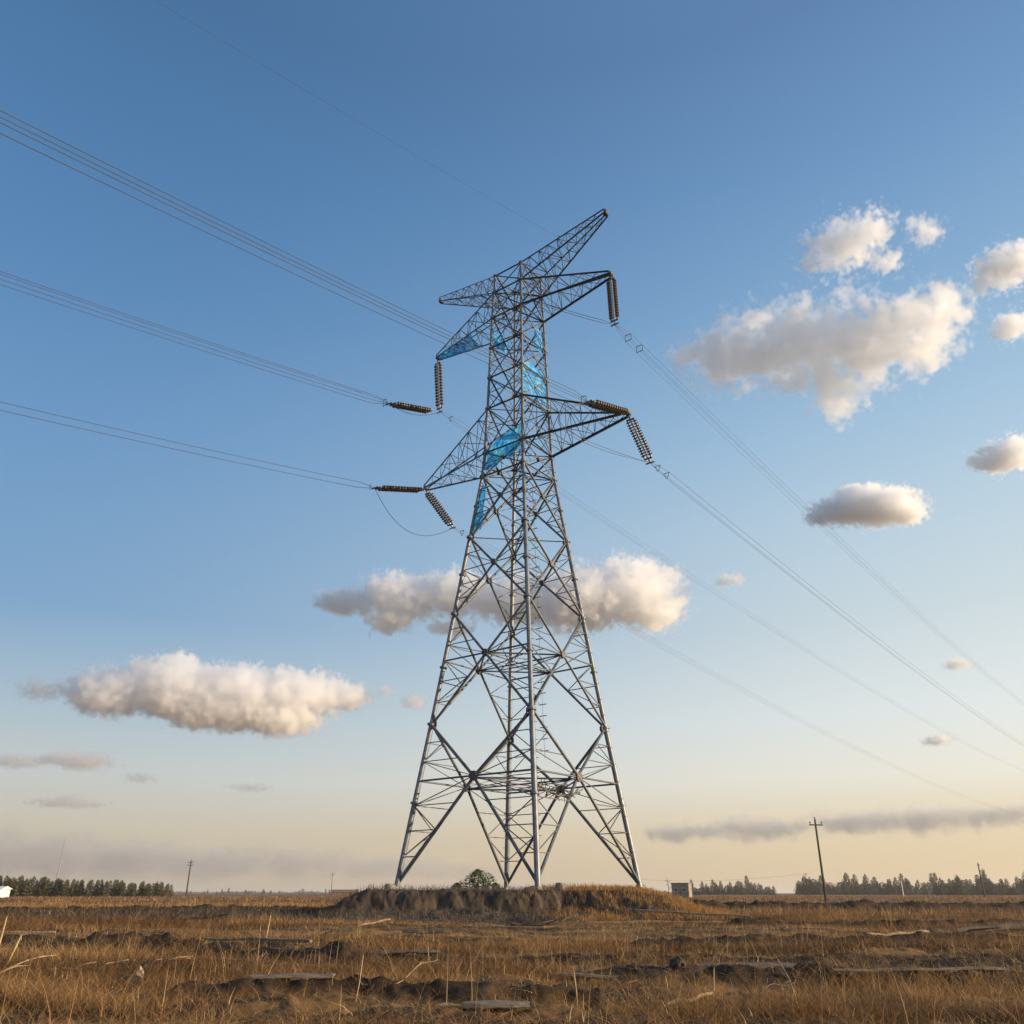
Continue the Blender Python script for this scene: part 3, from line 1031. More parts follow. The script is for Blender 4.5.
def sheet(label, c00, c10, c11, c01, amp=.12, n=18, seed=0, ragged=.1):
    """crinkled film stretched between four points of the steelwork"""
    c = [Vector(v) for v in (c00, c10, c11, c01)]
    nrm = ((c[2] - c[0]).cross(c[3] - c[1])).normalized()
    org = (c[0] + c[1] + c[2] + c[3]) / 4
    V = []; F_ = []
    for j in range(n + 1):
        for i in range(n + 1):
            u, v = i / n, j / n
            e0 = (mnoise.noise(Vector((u * 5, seed, 0)))) * ragged; e1 = (mnoise.noise(Vector((u * 5, seed + 9, 0)))) * ragged
            vv = e0 + v * (1 - e0 + e1)
            p = lerp(lerp(c[0], c[1], u), lerp(c[3], c[2], u), vv)
            w = mnoise.fractal(Vector((u * 3.0 + seed, v * 3.0, seed)), .8, 2.1, 4)
            V.append(p + nrm * (w * amp) - org)
    m = n + 1
    for j in range(n):
        for i in range(n):
            F_.append((j * m + i, j * m + i + 1, (j + 1) * m + i + 1, (j + 1) * m + i))
    me = bpy.data.meshes.new('plastic_sheet'); me.from_pydata([tuple(v) for v in V], [], F_); me.materials.append(M_film)
    ob = link(bpy.data.objects.new('plastic_sheet', me)); ob.location = org
    tag(ob, label, 'plastic sheet', 'blue plastic sheets caught in the pylon')
    return ob


t_, (A0, B0, A1, B1, TA0, TB0, TA1, TB1) = TIP['UL']
d_ = Vector((0, 0, -.05))
sheet('torn bright blue plastic sheet wrapped along the upper left arm near its tip', lerp(A0, TA0, .45) + d_, lerp(A0, TA0, .97) + d_, lerp(B0, TB0, .97) + d_, lerp(B0, TB0, .38) + d_, .06, seed=1)
sheet('small blue plastic scrap at the root of the upper left arm', lerp(C(2, 36.5), C(3, 36.5), .2), lerp(C(2, 36.3), C(3, 36.3), .95), lerp(C(2, 35.2), C(3, 35.2), .9), lerp(C(2, 35.3), C(3, 35.3), .35), .10, seed=2, n=12)
i_ = Vector((-.10 * U.x, -.10 * U.y, 0))
sheet('blue plastic strip hanging on the right leg below the upper right arm', lerp(C(0, 36.2), C(1, 36.2), .55) + i_, C(1, 36.5) + i_, C(1, 34.2) + i_, lerp(C(0, 34.6), C(1, 34.6), .72) + i_, .10, seed=3, n=12)
sheet('square crumpled blue plastic sheet filling a panel of the upper body', lerp(C(0, 32.9), C(1, 32.9), .06) + i_, lerp(C(0, 33.0), C(1, 33.0), .97) + i_, lerp(C(0, 30.3), C(1, 30.3), .97) + i_, lerp(C(0, 30.7), C(1, 30.7), .06) + i_, .08, seed=4)
j_ = Vector((math.cos(-AZ + R(90)), math.sin(-AZ + R(90)), 0)) * .12
sheet('large torn blue plastic sheet draped across the waist of the pylon', lerp(C(3, 27.0), C(0, 27.4), .04) + j_, lerp(C(3, 28.0), C(0, 28.2), .92) + j_, lerp(C(3, 26.0), C(0, 26.1), .92) + j_, lerp(C(3, 25.5), C(0, 25.6), .02) + j_, .08, seed=5, ragged=.3)
sheet('narrow blue plastic strip caught on the left leg below the waist', C(3, 24.6) + j_, lerp(C(3, 24.2), C(0, 24.2), .12) + j_, lerp(C(3, 21.2), C(0, 21.2), .16) + j_, C(3, 21.3) + j_, .06, seed=6, n=12)

# ------------------------------------------------------------------ things lying in the field
def gx_(px, dist): return (px - 512) * dist / 926.0


def rough_solid(mbv, seed, amp, freq):
    out = []
    for v in mbv:
        out.append(v + Vector(mnoise.noise_vector(v * freq + Vector((seed, 0, 0)))) * amp)
    return out


def plank(label, px, dist, length, yaw, w=.14, t=.035, tilt=0.0, mat=M_plank, lift=.03, seed=0, name='plank'):
    x = gx_(px, dist); y = math.sqrt(max(dist * dist - x * x, 1)) if False else dist
    z = g1(x, y) + lift
    bm = bmesh.new()
    nseg = max(4, int(length / .15))
    r = random.Random(seed)
    rows = []
    for i in range(nseg + 1):
        u = i / nseg
        xx = (u - .5) * length
        e = .75 if i in (0, nseg) else 1
        ww = w * (.5 + .06 * r.uniform(-1, 1)) * e; tt = t * .5 * (1 + .2 * r.uniform(-1, 1)) * e
        by = mnoise.noise(Vector((u * 3, seed, 1))) * .03; bz = mnoise.noise(Vector((u * 3, seed, 5))) * .03
        rows.append([bm.verts.new((xx + r.uniform(-.02, .02) * (i in (0, nseg)), by + a * ww, bz + b * tt)) for a, b in ((-1, -.7), (-.9, -1), (.9, -1), (1, -.7), (1, .7), (.9, 1), (.2, .9), (-.9, 1), (-1, .7))])
    for a, b in zip(rows, rows[1:]):
        m = len(a)
        for j in range(m): bm.faces.new((a[j], a[(j + 1) % m], b[(j + 1) % m], b[j]))
    bm.faces.new(list(reversed(rows[0]))); bm.faces.new(rows[-1])
    me = bpy.data.meshes.new(name); bm.normal_update(); bm.to_mesh(me); bm.free(); me.materials.append(mat)
    o = link(bpy.data.objects.new(name, me)); o.location = (x, y, z); o.rotation_euler = (r.uniform(-.15, .15), tilt, yaw)
    tag(o, label, 'plank')
    return o


plank('grey weathered board with a dark end lying at the bottom centre', 497, 9.35, .62, .05, .16, .05, mat=M_plank, lift=.06, seed=1)
plank('flat grey board half buried left of the dark ended board', 418, 9.7, .95, .10, .14, .03, mat=M_plank, lift=.03, seed=2)
plank('pale sunlit slat tilted up at the bottom right of centre', 682, 9.9, .5, .28, .045, .03, tilt=-.16, mat=M_stick, lift=.10, seed=3)
plank('dark flat board beside the rut left of the mound front', 385, 18.2, 2.2, .05, .22, .06, mat=M_dplank, lift=.07, seed=4)
plank('thin black stick like board lying in front of the mound', 428, 25.0, 1.3, -.04, .12, .09, tilt=.02, mat=M_dplank, lift=.14, seed=5)
plank('short brown board leaning on golden grass before the mound', 376, 27.5, .95, .3, .12, .05, tilt=-.18, mat=M_stick, lift=.20, seed=6)
plank('long grey board along the dark rut at lower right', 905, 12.6, 2.3, .03, .16, .04, mat=M_plank, lift=.02, seed=7)
plank('broken grey board in the middle of the near right rut', 610, 13.0, 1.7, -.12, .16, .04, mat=M_plank, lift=.0, seed=8)
plank('dark board on the far edge of the near right rut', 740, 13.7, 1.5, .05, .2, .07, mat=M_dplank, lift=.06, seed=9)
plank('pale narrow board lying along the left rut', 22, 27.6, 2.4, .02, .12, .05, mat=M_stick, lift=.08, seed=10)
plank('grey timber lying along the left rut towards the middle', 262, 19.6, 2.6, -.35, .16, .06, mat=M_plank, lift=.05, seed=11)
plank('dark timber at the end of the left rut', 318, 17.6, 1.8, -.28, .18, .08, mat=M_dplank, lift=.06, seed=12)
plank('grey plank half sunk at the lower left corner of the long rut', 300, 10.6, .9, .1, .16, .03, mat=M_plank, lift=.03, seed=13)
plank('long thin pole lying across the foot of the mound', 652, 34.6, 5.0, -.06, .07, .06, mat=M_stick, lift=.12, seed=14, name='pole')
plank('second thin pole lying askew at the foot of the mound', 690, 35.6, 4.4, -.32, .07, .06, tilt=.05, mat=M_stick, lift=.30, seed=15, name='pole')

# fallen log on the right
x0, x1 = gx_(858, 22.5), gx_(1075, 25.5)
o = empty('fallen_log', ((x0 + x1) / 2, 24, g1((x0 + x1) / 2, 24)))
tag(o, 'fallen dark log with a pale stripped left end lying on the right', 'log')
mb = MB(); pts = []
for i in range(15):
    t = i / 14; x = lerp(x0 + 1.7, x1, t); y = lerp(23.0, 25.5, t)
    pts.append((x, y, g1(x, y) + .13 + .13 * math.sin(t * 2.6) + .02 * math.sin(i * 2.1)))
mb.path(pts, .07, 9, .10); mb.build('trunk', M_clod, o, smooth=True)
mb = MB(); pts = []
for i in range(10):
    t = i / 9; x = lerp(x0, x0 + 1.75, t); y = lerp(22.5, 23.0, t)
    pts.append((x, y, lerp(g1(x, y) + .05, g1(x0 + 1.7, 23) + .13, t) + .015 * math.sin(i * 1.7)))
mb.path(pts, .03, 8, .055); mb.build('bare_end', M_stick, o, smooth=True)
mb = MB(); mb.path([(x0 + 3, 23.6, g1(x0 + 3, 23.6) + .2), (x0 + 3.3, 23.3, g1(x0 + 3, 23.6) + .25), (x0 + 3.6, 23.2, g1(x0 + 3, 23.6) + .28)], .03, 6, .012); mb.build('branch_stub', M_bark, o)

# dry branches
def branch(label, px, dist, length, yaw, rise, seed, r0=.014, forks=4, mat=M_stick, lift=.06):
    r = random.Random(seed)
    x, y = gx_(px, dist), dist
    p0 = Vector((x, y, g1(x, y) + lift))
    o = empty('dry_branch', p0); tag(o, label, 'branch')
    d = Vector((math.cos(yaw), math.sin(yaw), 0))
    sd = Vector((-d.y, d.x, 0))
    n = 12; pts = []
    for i in range(n + 1):
        t = i / n
        pts.append(p0 + d * (t - .5) * length + sd * (.09 * length * math.sin(t * 4 + seed)) + Vector((0, 0, rise * t + .03 * math.sin(t * 7 + seed))))
    mb = MB(); mb.path(pts, r0, 6, r0 * .4); mb.build('stem', mat, o, smooth=True)
    for k in range(forks):
        q = pts[2 + int((n - 3) * k / max(1, forks))]
        s = 1 if k % 2 else -1
        L_ = length * r.uniform(.2, .42)
        dd = (d * .8 + sd * s * r.uniform(.3, .9) + Vector((0, 0, r.uniform(.05, .5)))).normalized()
        mb = MB(); mb.path([q, q + dd * L_ * .5 + Vector((0, 0, .02)), q + dd * L_ + sd * s * .05], r0 * .6, 5, r0 * .25); mb.build('twig', mat, o, smooth=True)
    return o


branch('thin pale twig lying to the left of the small orange rock', 100, 12.6, 1.1, .12, .12, 1)
branch('pale forked twig lying behind the small orange rock', 170, 13.2, .9, -.08, .06, 2, .012)
branch('pale bent twig rising at the far left edge', 30, 12.0, .9, .45, .25, 3, .016, 3)
branch('thin straw coloured twig rising to the right near the bottom', 420, 10.6, .55, .5, .22, 4, .007, 2)
branch('grey tangled twig on the near right rut', 765, 11.0, .55, .3, .1, 5, .008, 6, M_plank)
branch('long arched dry twig at lower right', 620, 10.2, .7, -.4, .2, 6, .007, 3)
branch('low dead branch lying in the left dark scrub', 200, 36, 3.2, .05, .25, 7, .035, 5, M_bark)
branch('dark broken branch lying before the mound centre', 545, 30, 2.2, .1, .12, 8, .03, 4, M_bark)
branch('small dark stick lying left of the fallen log', 752, 24.5, .9, .1, .05, 9, .03, 2, M_bark)
branch('dead twiggy branch standing on the right end of the mound', 668, 44.5, .9, 1.2, .95, 10, .02, 6, M_bark, .1)

# stakes
def stake(label, px, dist, height, lean, r=.018, mat=M_stalk):
    x, y = gx_(px, dist), dist
    z = g1(x, y) - .05
    o = empty('stake', (x, y, z)); tag(o, label, 'stake', 'stakes standing in the field')
    mb = MB(); top = Vector((x + lean * height, y, z + height))
    mid = Vector((x + lean * height * .45 + .01, y, z + height * .5))
    mb.path([(x, y, z), mid, top], r, 7, r * .75); mb.build('shaft', mat, o, smooth=True)
    mb = MB(); mb.bar(top - Vector((0, 0, .02)), top + Vector((lean * .03, 0, .035)), r * .75, 7, r * .2); mb.build('splintered_end', mat, o)


stake('pale wooden stake standing upright at the far left edge', 9, 16.0, .66, .08)
stake('pale wooden stake leaning right beside the upright one', 20, 14.6, .5, .32, .016)
stake('thin pale stake standing alone left of the mound', 270, 22.0, .58, .12, .018)
stake('thick dry stalk standing upright in the bottom left of centre', 362, 9.8, .46, .12, .007)
stake('thin dry stalk standing upright near the lower middle', 574, 10.0, .42, -.06, .007)
stake('forked looking pale stalk at the bottom right of centre', 702, 10.0, .42, .14, .006)


def rock(label, px, dist, size, seed, mat, cat='rock', name='rock', lift=.3):
    x, y = gx_(px, dist), dist
    bm = bmesh.new(); bmesh.ops.create_icosphere(bm, subdivisions=3, radius=1)
    for v in bm.verts:
        n_ = mnoise.fractal(v.co * 1.3 + Vector((seed * 3.7, 0, 0)), .9, 2.0, 4)
        v.co = v.co * (1 + .38 * n_)
        v.co = Vector((v.co.x * size[0], v.co.y * size[1], v.co.z * size[2]))
    me = bpy.data.meshes.new(name); bm.to_mesh(me); bm.free(); me.materials.append(mat)
    me.polygons.foreach_set('use_smooth', [False] * len(me.polygons))
    o = link(bpy.data.objects.new(name, me)); o.location = (x, y, g1(x, y) + size[2] * lift); o.rotation_euler = (0, 0, seed)
    return o


tag(rock('', 152, 12.4, (.075, .06, .10), 2, M_rock, lift=.7), 'small pale orange rock among twigs at lower left', 'rock')
r2 = random.Random(5)
for i in range(15):
    px_, d_i = [(r2.uniform(640, 1010), r2.uniform(12.6, 14.4)), (r2.uniform(120, 250), r2.uniform(11.5, 13.5)), (r2.uniform(20, 340), r2.uniform(18, 27))][i % 3]
    s = r2.uniform(.07, .17)
    o = rock('', px_, d_i, (s, s * .8, s * .6), i + 3, M_clod, name='soil_clod')
    tag(o, 'dark lump of turned soil lying along the ruts in the field', 'soil clod', 'clods of turned soil along the ruts')

# ------------------------------------------------------------------ poles, mast, buildings
def utility_pole(label, px, dist, height, arm_w=1.6, arms=1, r=.13, lean=0.0):
    x, y = gx_(px, dist), dist
    z = g1(x, y) - .1
    o = empty('utility_pole', (x, y, z)); tag(o, label, 'utility pole', 'wooden utility poles in the distance')
    top = Vector((x + lean * height, y, z + height))
    mb = MB(); mb.bar((x, y, z), top, r, 10, r * .7); mb.build('shaft', M_pole, o)
    for k in range(arms):
        c = top + Vector((0, 0, -.55 - .7 * k)); dd = Vector((math.cos(.25), math.sin(.25), 0))
        mb = MB(); mb.box(c + Vector((0, -r, 0)), arm_w, .11, .13, Matrix.Rotation(.25, 3, 'Z'), .01); ca = mb.build('pole_crossarm', M_pole, o)
        for s in (-1, 0, 1):
            q = c + dd * s * arm_w * .44 + Vector((0, -r, .07)); q2 = q + Vector((0, 0, .26))
            if s == 0: q = top; q2 = top + Vector((0, 0, .22))
            mb = MB(); mb.lathe(q, q2, [(0, .03), (.3, .03), (.35, .075), (.7, .085), (.95, .05), (1, .02)], 8); mb.build('pin_insulator', M_ins, ca)
    return top


t1 = utility_pole('tall wooden utility pole with one crossarm to the right of the pylon', 825, 92, 8.05, 1.5)
t2 = utility_pole('small distant utility pole just left of the tall wooden pole', 808, 390, 9.0, 1.8)
t3 = utility_pole('bare topped distant utility pole above the far right trees', 984, 250, 8.6, .7, r=.2)
t4 = utility_pole('weathered utility pole standing left of the pylon past the plantation', 186.5, 250, 9.3, 1.5, 2, r=.22)
t5 = utility_pole('thin far utility pole between the plantation and the mound', 331, 390, 9.0, 1.7)
# wires between the far poles
def span(label, a, b, sag, r):
    o = empty('overhead_wire', a); tag(o, label, 'overhead wire')
    for k in (-1, 1):
        mb = MB(); mb.path([lerp(a, b, t) + Vector((k * .6, 0, -4 * sag * t * (1 - t) - .3)) for t in [i / 20 for i in range(21)]], r, 4)
        mb.build('wire', M_wire, o)


span('thin wires running left from the small distant pole', t2, Vector((gx_(640, 420), 420, 7.0)), 1.5, .015)

# radio mast
x, y = gx_(54, 500), 500
o = empty('radio_mast', (x, y, 0)); tag(o, 'tall thin mast rising out of the plantation on the left', 'mast')
mb = MB(); mb.bar((x, y, 0), (x, y, 22), .32, 6, .2); mb.build('mast_tube', M_fit, o)
mb = MB(); mb.bar((x, y, 22), (x, y, 29), .12, 5, .06); mb.build('antenna', M_fit, o)
# small post
x, y = gx_(903, 300), 300
o = empty('marker_post', (x, y, 0)); tag(o, 'small pale post standing before the right treeline', 'post')
mb = MB(); mb.bar((x, y, -.2), (x, y, 4.2), .2, 8, .18); mb.build('shaft', M_post, o)
mb = MB(); mb.bar((x, y, 4.2), (x, y, 4.5), .27, 8, .2); mb.build('cap', M_post, o)


def building(name, label, px, dist, w, d, hh, wall, roof_mat, gable, yaw=.15, wins=2):
    x, y = gx_(px, dist), dist
    o = empty(name, (x, y, 0), yaw); tag(o, label, 'building')
    Rm = Matrix.Rotation(yaw, 3, 'Z')
    def P(a, b, c): return Vector((x, y, 0)) + Rm @ Vector((a, b, c))
    mb = MB(); mb.box(P(0, 0, hh / 2 - .2), w, d, hh + .4, Rm, .03); mb.build('wall', wall, o)
    if gable:
        mb = MB()
        e = .4
        vs = [P(-w / 2 - e, -d / 2 - e, hh), P(w / 2 + e, -d / 2 - e, hh), P(w / 2 + e, d / 2 + e, hh), P(-w / 2 - e, d / 2 + e, hh), P(-w / 2 - e, 0, hh + gable), P(w / 2 + e, 0, hh + gable)]
        mb.v = vs; mb.f = [(0, 1, 5, 4), (3, 4, 5, 2), (0, 4, 3), (1, 2, 5), (0, 3, 2, 1)]
        for v in mb.v: v.z += .03
        mb.build('roof', roof_mat, o)
    else:
        mb = MB(); mb.box(P(0, 0, hh + .12), w + .3, d + .3, .22, Rm, .02); mb.build('roof', roof_mat, o)
    for i in range(wins):
        a = (i + .5) / wins * w - w / 2
        mb = MB(); mb.box(P(a, -d / 2 - .02, hh * .55), w * .16, .1, hh * .3, Rm); f = mb.build('window', M_post, o)
        mb = MB(); mb.box(P(a, -d / 2 - .08, hh * .55), w * .13, .03, hh * .24, Rm); mb.build('pane', M_pane, f)
    mb = MB(); mb.box(P(w * .02, -d / 2 - .03, hh * .31), w * .1, .08, hh * .62, Rm); mb.build('door', M_roof, o)
    return o


building('shed', 'white shed with a pale roof at the left edge beside the plantation', -9, 240, 6.8, 6, 1.9, M_white, M_white, .7, .1, 2)
building('block_building', 'small tan flat roofed building behind the right end of the mound', 682, 250, 4.6, 5, 3.3, M_wall, M_wall, 0, -.35, 2)
building('farm_building', 'low brown roofed building far beyond the left end of the mound', 345, 380, 10.5, 6, 1.5, M_roof, M_roof, .8, .05, 2)

# ------------------------------------------------------------------ trees
def tree_meshes(kind, seed, hgt, mat, conifer=True):
    r = np.random.default_rng(seed)
    n = 620 if kind != 'bush' else 2600
    t = r.random(n) ** .8
    if conifer:
        prof = (1 - t) ** .8 * (.75 + .5 * np.sin(t * 17 + seed) ** 2) * hgt * .24 + .06 * hgt * (t < .97)
        z = hgt * (.03 + .97 * t)
    else:
        prof = np.sin((.22 + .78 * t) ** .9 * np.pi) ** .6 * hgt * (.34 + .1 * np.sin(seed * 1.3)) + .02
        z = hgt * (.02 + .98 * t)
    a = r.random(n) * 2 * np.pi
    lob = 1 + .32 * np.sin(a * 3 + seed + t * 6) + .2 * np.sin(a * 5 + t * 11)
    rr = prof * lob * (.35 + .65 * np.sqrt(r.random(n)))
    P = np.stack((rr * np.cos(a), rr * np.sin(a), z + r.normal(0, .02 * hgt, n)), -1)
    s = hgt * (.035 + .04 * r.random(n)) * (1.1 - .65 * t) * (.75 if kind == 'bush' else 1)
    e1 = r.normal(size=(n, 3)); e1[:, 2] *= .55; e1 /= np.linalg.norm(e1, axis=1)[:, None]
    e2 = np.cross(e1, r.normal(size=(n, 3))); e2 /= np.linalg.norm(e2, axis=1)[:, None]
    V = np.stack((P - e1 * s[:, None], P + e2 * s[:, None] * .55, P + e1 * s[:, None] * 1.1, P - e2 * s[:, None] * .5), 1).reshape(-1, 3)
    F_ = np.arange(4 * n)
    me_o = np_mesh('crown', V, F_, np.full(n, 4), mat, {'tint': np.repeat(r.random(n), 4)})
    mb = MB()
    mb.bar((0, 0, -.2), (0, 0, hgt * .5), .03 * hgt, 7, .018 * hgt); mb.bar((0, 0, hgt * .5), (0, 0, hgt * .93), .018 * hgt, 6, .004 * hgt)
    for k in range(5):
        zz = hgt * (.25 + .12 * k); aa = k * 2.4 + seed
        mb.bar((0, 0, zz), (.16 * hgt * math.cos(aa), .16 * hgt * math.sin(aa), zz + .08 * hgt), .009 * hgt, 4, .003 * hgt)
    tr_o = mb.build('trunk', M_bark)
    cm, tm = me_o.data, tr_o.data
    bpy.data.objects.remove(me_o); bpy.data.objects.remove(tr_o)
    return cm, tm


def put_tree(name, meshes, x, y, sc, rz, label, group, cat='tree', sq=1.0, z=0.0):
    o = empty(name, (x, y, z), rz); o.scale = (sc * sq, sc * sq, sc)
    tag(o, label, cat, group)
    for nm, me in (('crown', meshes[0]), ('trunk', meshes[1])):
        c = link(bpy.data.objects.new(nm, me)); c.parent = o
    return o


pines = [tree_meshes('pine', i, 5.4, M_pine) for i in range(4)]
firs = [tree_meshes('fir', 20 + i, 8.0, M_fir) for i in range(3)]
broad = [tree_meshes('broad', 40 + i, 7.0, M_fir, False) for i in range(3)]
tr = random.Random(3)
# plantation at left: three staggered rows, the edge trees one can tell apart
for row in range(2):
    x = gx_(-40, 275) - row
    while x < gx_(170, 275) + row * .5:
        y = 275 + row * 5 + tr.uniform(-1.5, 1.5)
        sc = tr.uniform(.85, 1.12) * (1.0 - .34 * (x + 152) / 52)
        put_tree('pine_tree', tr.choice(pines), x + tr.uniform(-.4, .4), y, sc, tr.uniform(0, 6), 'young green pine in the dense plantation on the left horizon', 'pines of the plantation at left', sq=.9)
        x += tr.uniform(1.0, 1.8)
# right hand treelines
def treeline(p0, p1, dist, hmin, hmax, step, label, group, seed, conf=.45, gap=0.0):
    r = random.Random(seed)
    px = p0
    while px < p1:
        if r.random() > gap:
            d = dist + r.uniform(-25, 25)
            hh = 1.2 * r.uniform(hmin, hmax) * (.72 + .55 * mnoise.noise(Vector((px * .045, seed, 0))) + .25)
            if r.random() < conf: m, b0, nm, hh = r.choice(firs), 8.0, 'fir_tree', hh * r.uniform(.75, 1.3)
            else: m, b0, nm, hh = r.choice(broad), 7.0, 'broadleaf_tree', hh * r.uniform(.45, .85)
            put_tree(nm, m, gx_(px, d), d, hh / b0, r.uniform(0, 6), label + (', pointed crown' if nm == 'fir_tree' else ', rounded crown'),
                     group + (', pointed' if nm == 'fir_tree' else ', rounded'), sq=r.uniform(.75, 1.05) if nm == 'fir_tree' else r.uniform(1.1, 1.7))
        px += r.uniform(step * .6, step * 1.4)


treeline(692, 775, 600, 5.0, 8.0, 1.9, 'far dark tree between the mound and the tall wooden pole', 'trees right of the mound', 1)
treeline(798, 930, 600, 5.5, 9.5, 1.8, 'far dark tree in the line behind the tall wooden pole', 'trees behind the tall pole', 2)
treeline(936, 1050, 480, 5.5, 8.0, 2.0, 'dark tree in the line at the far right edge', 'trees at the far right edge', 3)
treeline(180, 330, 1200, 3.0, 6.5, 4.2, 'tiny dark horizon tree between the plantation and mound', 'tiny horizon trees at left', 4, .3, .25)
treeline(930, 1040, 640, 7.0, 11.0, 3.6, 'tall dark tree behind the others at the far right edge', 'rear trees at the far right edge', 6, .8)
# thin continuous far wood on the horizon
mbw = MB()
r = random.Random(8)
for i in range(900):
    a = R(-44 + 88 * i / 900 + r.uniform(-.05, .05)); d = 2600 + r.uniform(-150, 150)
    hh = r.uniform(3, 9) * (.6 + mnoise.noise(Vector((i * .03, 0, 0))))
    if hh < 2: continue
    x, y = d * math.sin(a), d * math.cos(a)
    mbw.lathe((x, y, -1), (x, y, max(hh, 2)), [(0, 4), (.4, 5 + r.uniform(0, 4)), (.75, 3.5), (1, .6)], 6)
o = mbw.build('far_wood', M_fir)
for at in [o.data.attributes.new('tint', 'FLOAT', 'POINT')]:
    at.data.foreach_set('value', np.full(len(o.data.vertices), .7, dtype=np.float32))
tag(o, 'thin dark line of far woodland along the horizon', 'woodland', kind='stuff')

# bushes by the mound
bush = [tree_meshes('bush', 60 + i, 1.7, M_bush, False) for i in range(2)]
put_tree('bush', bush[0], gx_(478, 55.5), 55.5, .92, .3, 'green leafy bush behind the mound left of the middle legs', None, 'bush', 1.55, .72)
put_tree('bush', bush[1], gx_(457, 55.8), 55.8, .42, 1.9, 'low green sprout at the left side of the leafy bush', None, 'bush', 2.0, .85)
put_tree('bush', bush[1], gx_(495, 55), 55, .42, .9, 'low green sprout at the right side of the leafy bush', None, 'bush', 2.0, .85)
bushd = tree_meshes('bush', 71, 1.2, M_scrub, False)
put_tree('shrub', bushd, gx_(347, 46), 46, .6, 0, 'dark scrubby shrub at the left end of the mound', None, 'shrub', 1.9, .1)

# ------------------------------------------------------------------ clouds
CL_MAT = {}
def cloud_mat(dens, col=(.998, .998, .998), aniso=.5):
    key = (dens, col, aniso)
    if key in CL_MAT: return CL_MAT[key]
    m = bpy.data.materials.new('cloud_vapour'); m.use_nodes = True
    nt = m.node_tree; nt.nodes.clear()
    out = nt.nodes.new('ShaderNodeOutputMaterial'); pv = nt.nodes.new('ShaderNodeVolumePrincipled')
    at = nt.nodes.new('ShaderNodeAttribute'); at.attribute_name = 'density'
    mu = nt.nodes.new('ShaderNodeMath'); mu.operation = 'MULTIPLY'; mu.inputs[1].default_value = dens
    nt.links.new(at.outputs['Fac'], mu.inputs[0]); nt.links.new(mu.outputs[0], pv.inputs['Density'])
    pv.inputs['Density Attribute'].default_value = ''
    pv.inputs['Color'].default_value = (*col, 1)
    pv.inputs['Anisotropy'].default_value = aniso
    nt.links.new(pv.outputs[0], out.inputs['Volume'])
    CL_MAT[key] = m
    return m


def pix_ray(px, py):
    a = (px - 512) / F; b = (512 - py) / F
    return Vector((a, math.cos(PITCH) - b * math.sin(PITCH), math.sin(PITCH) + b * math.cos(PITCH)))


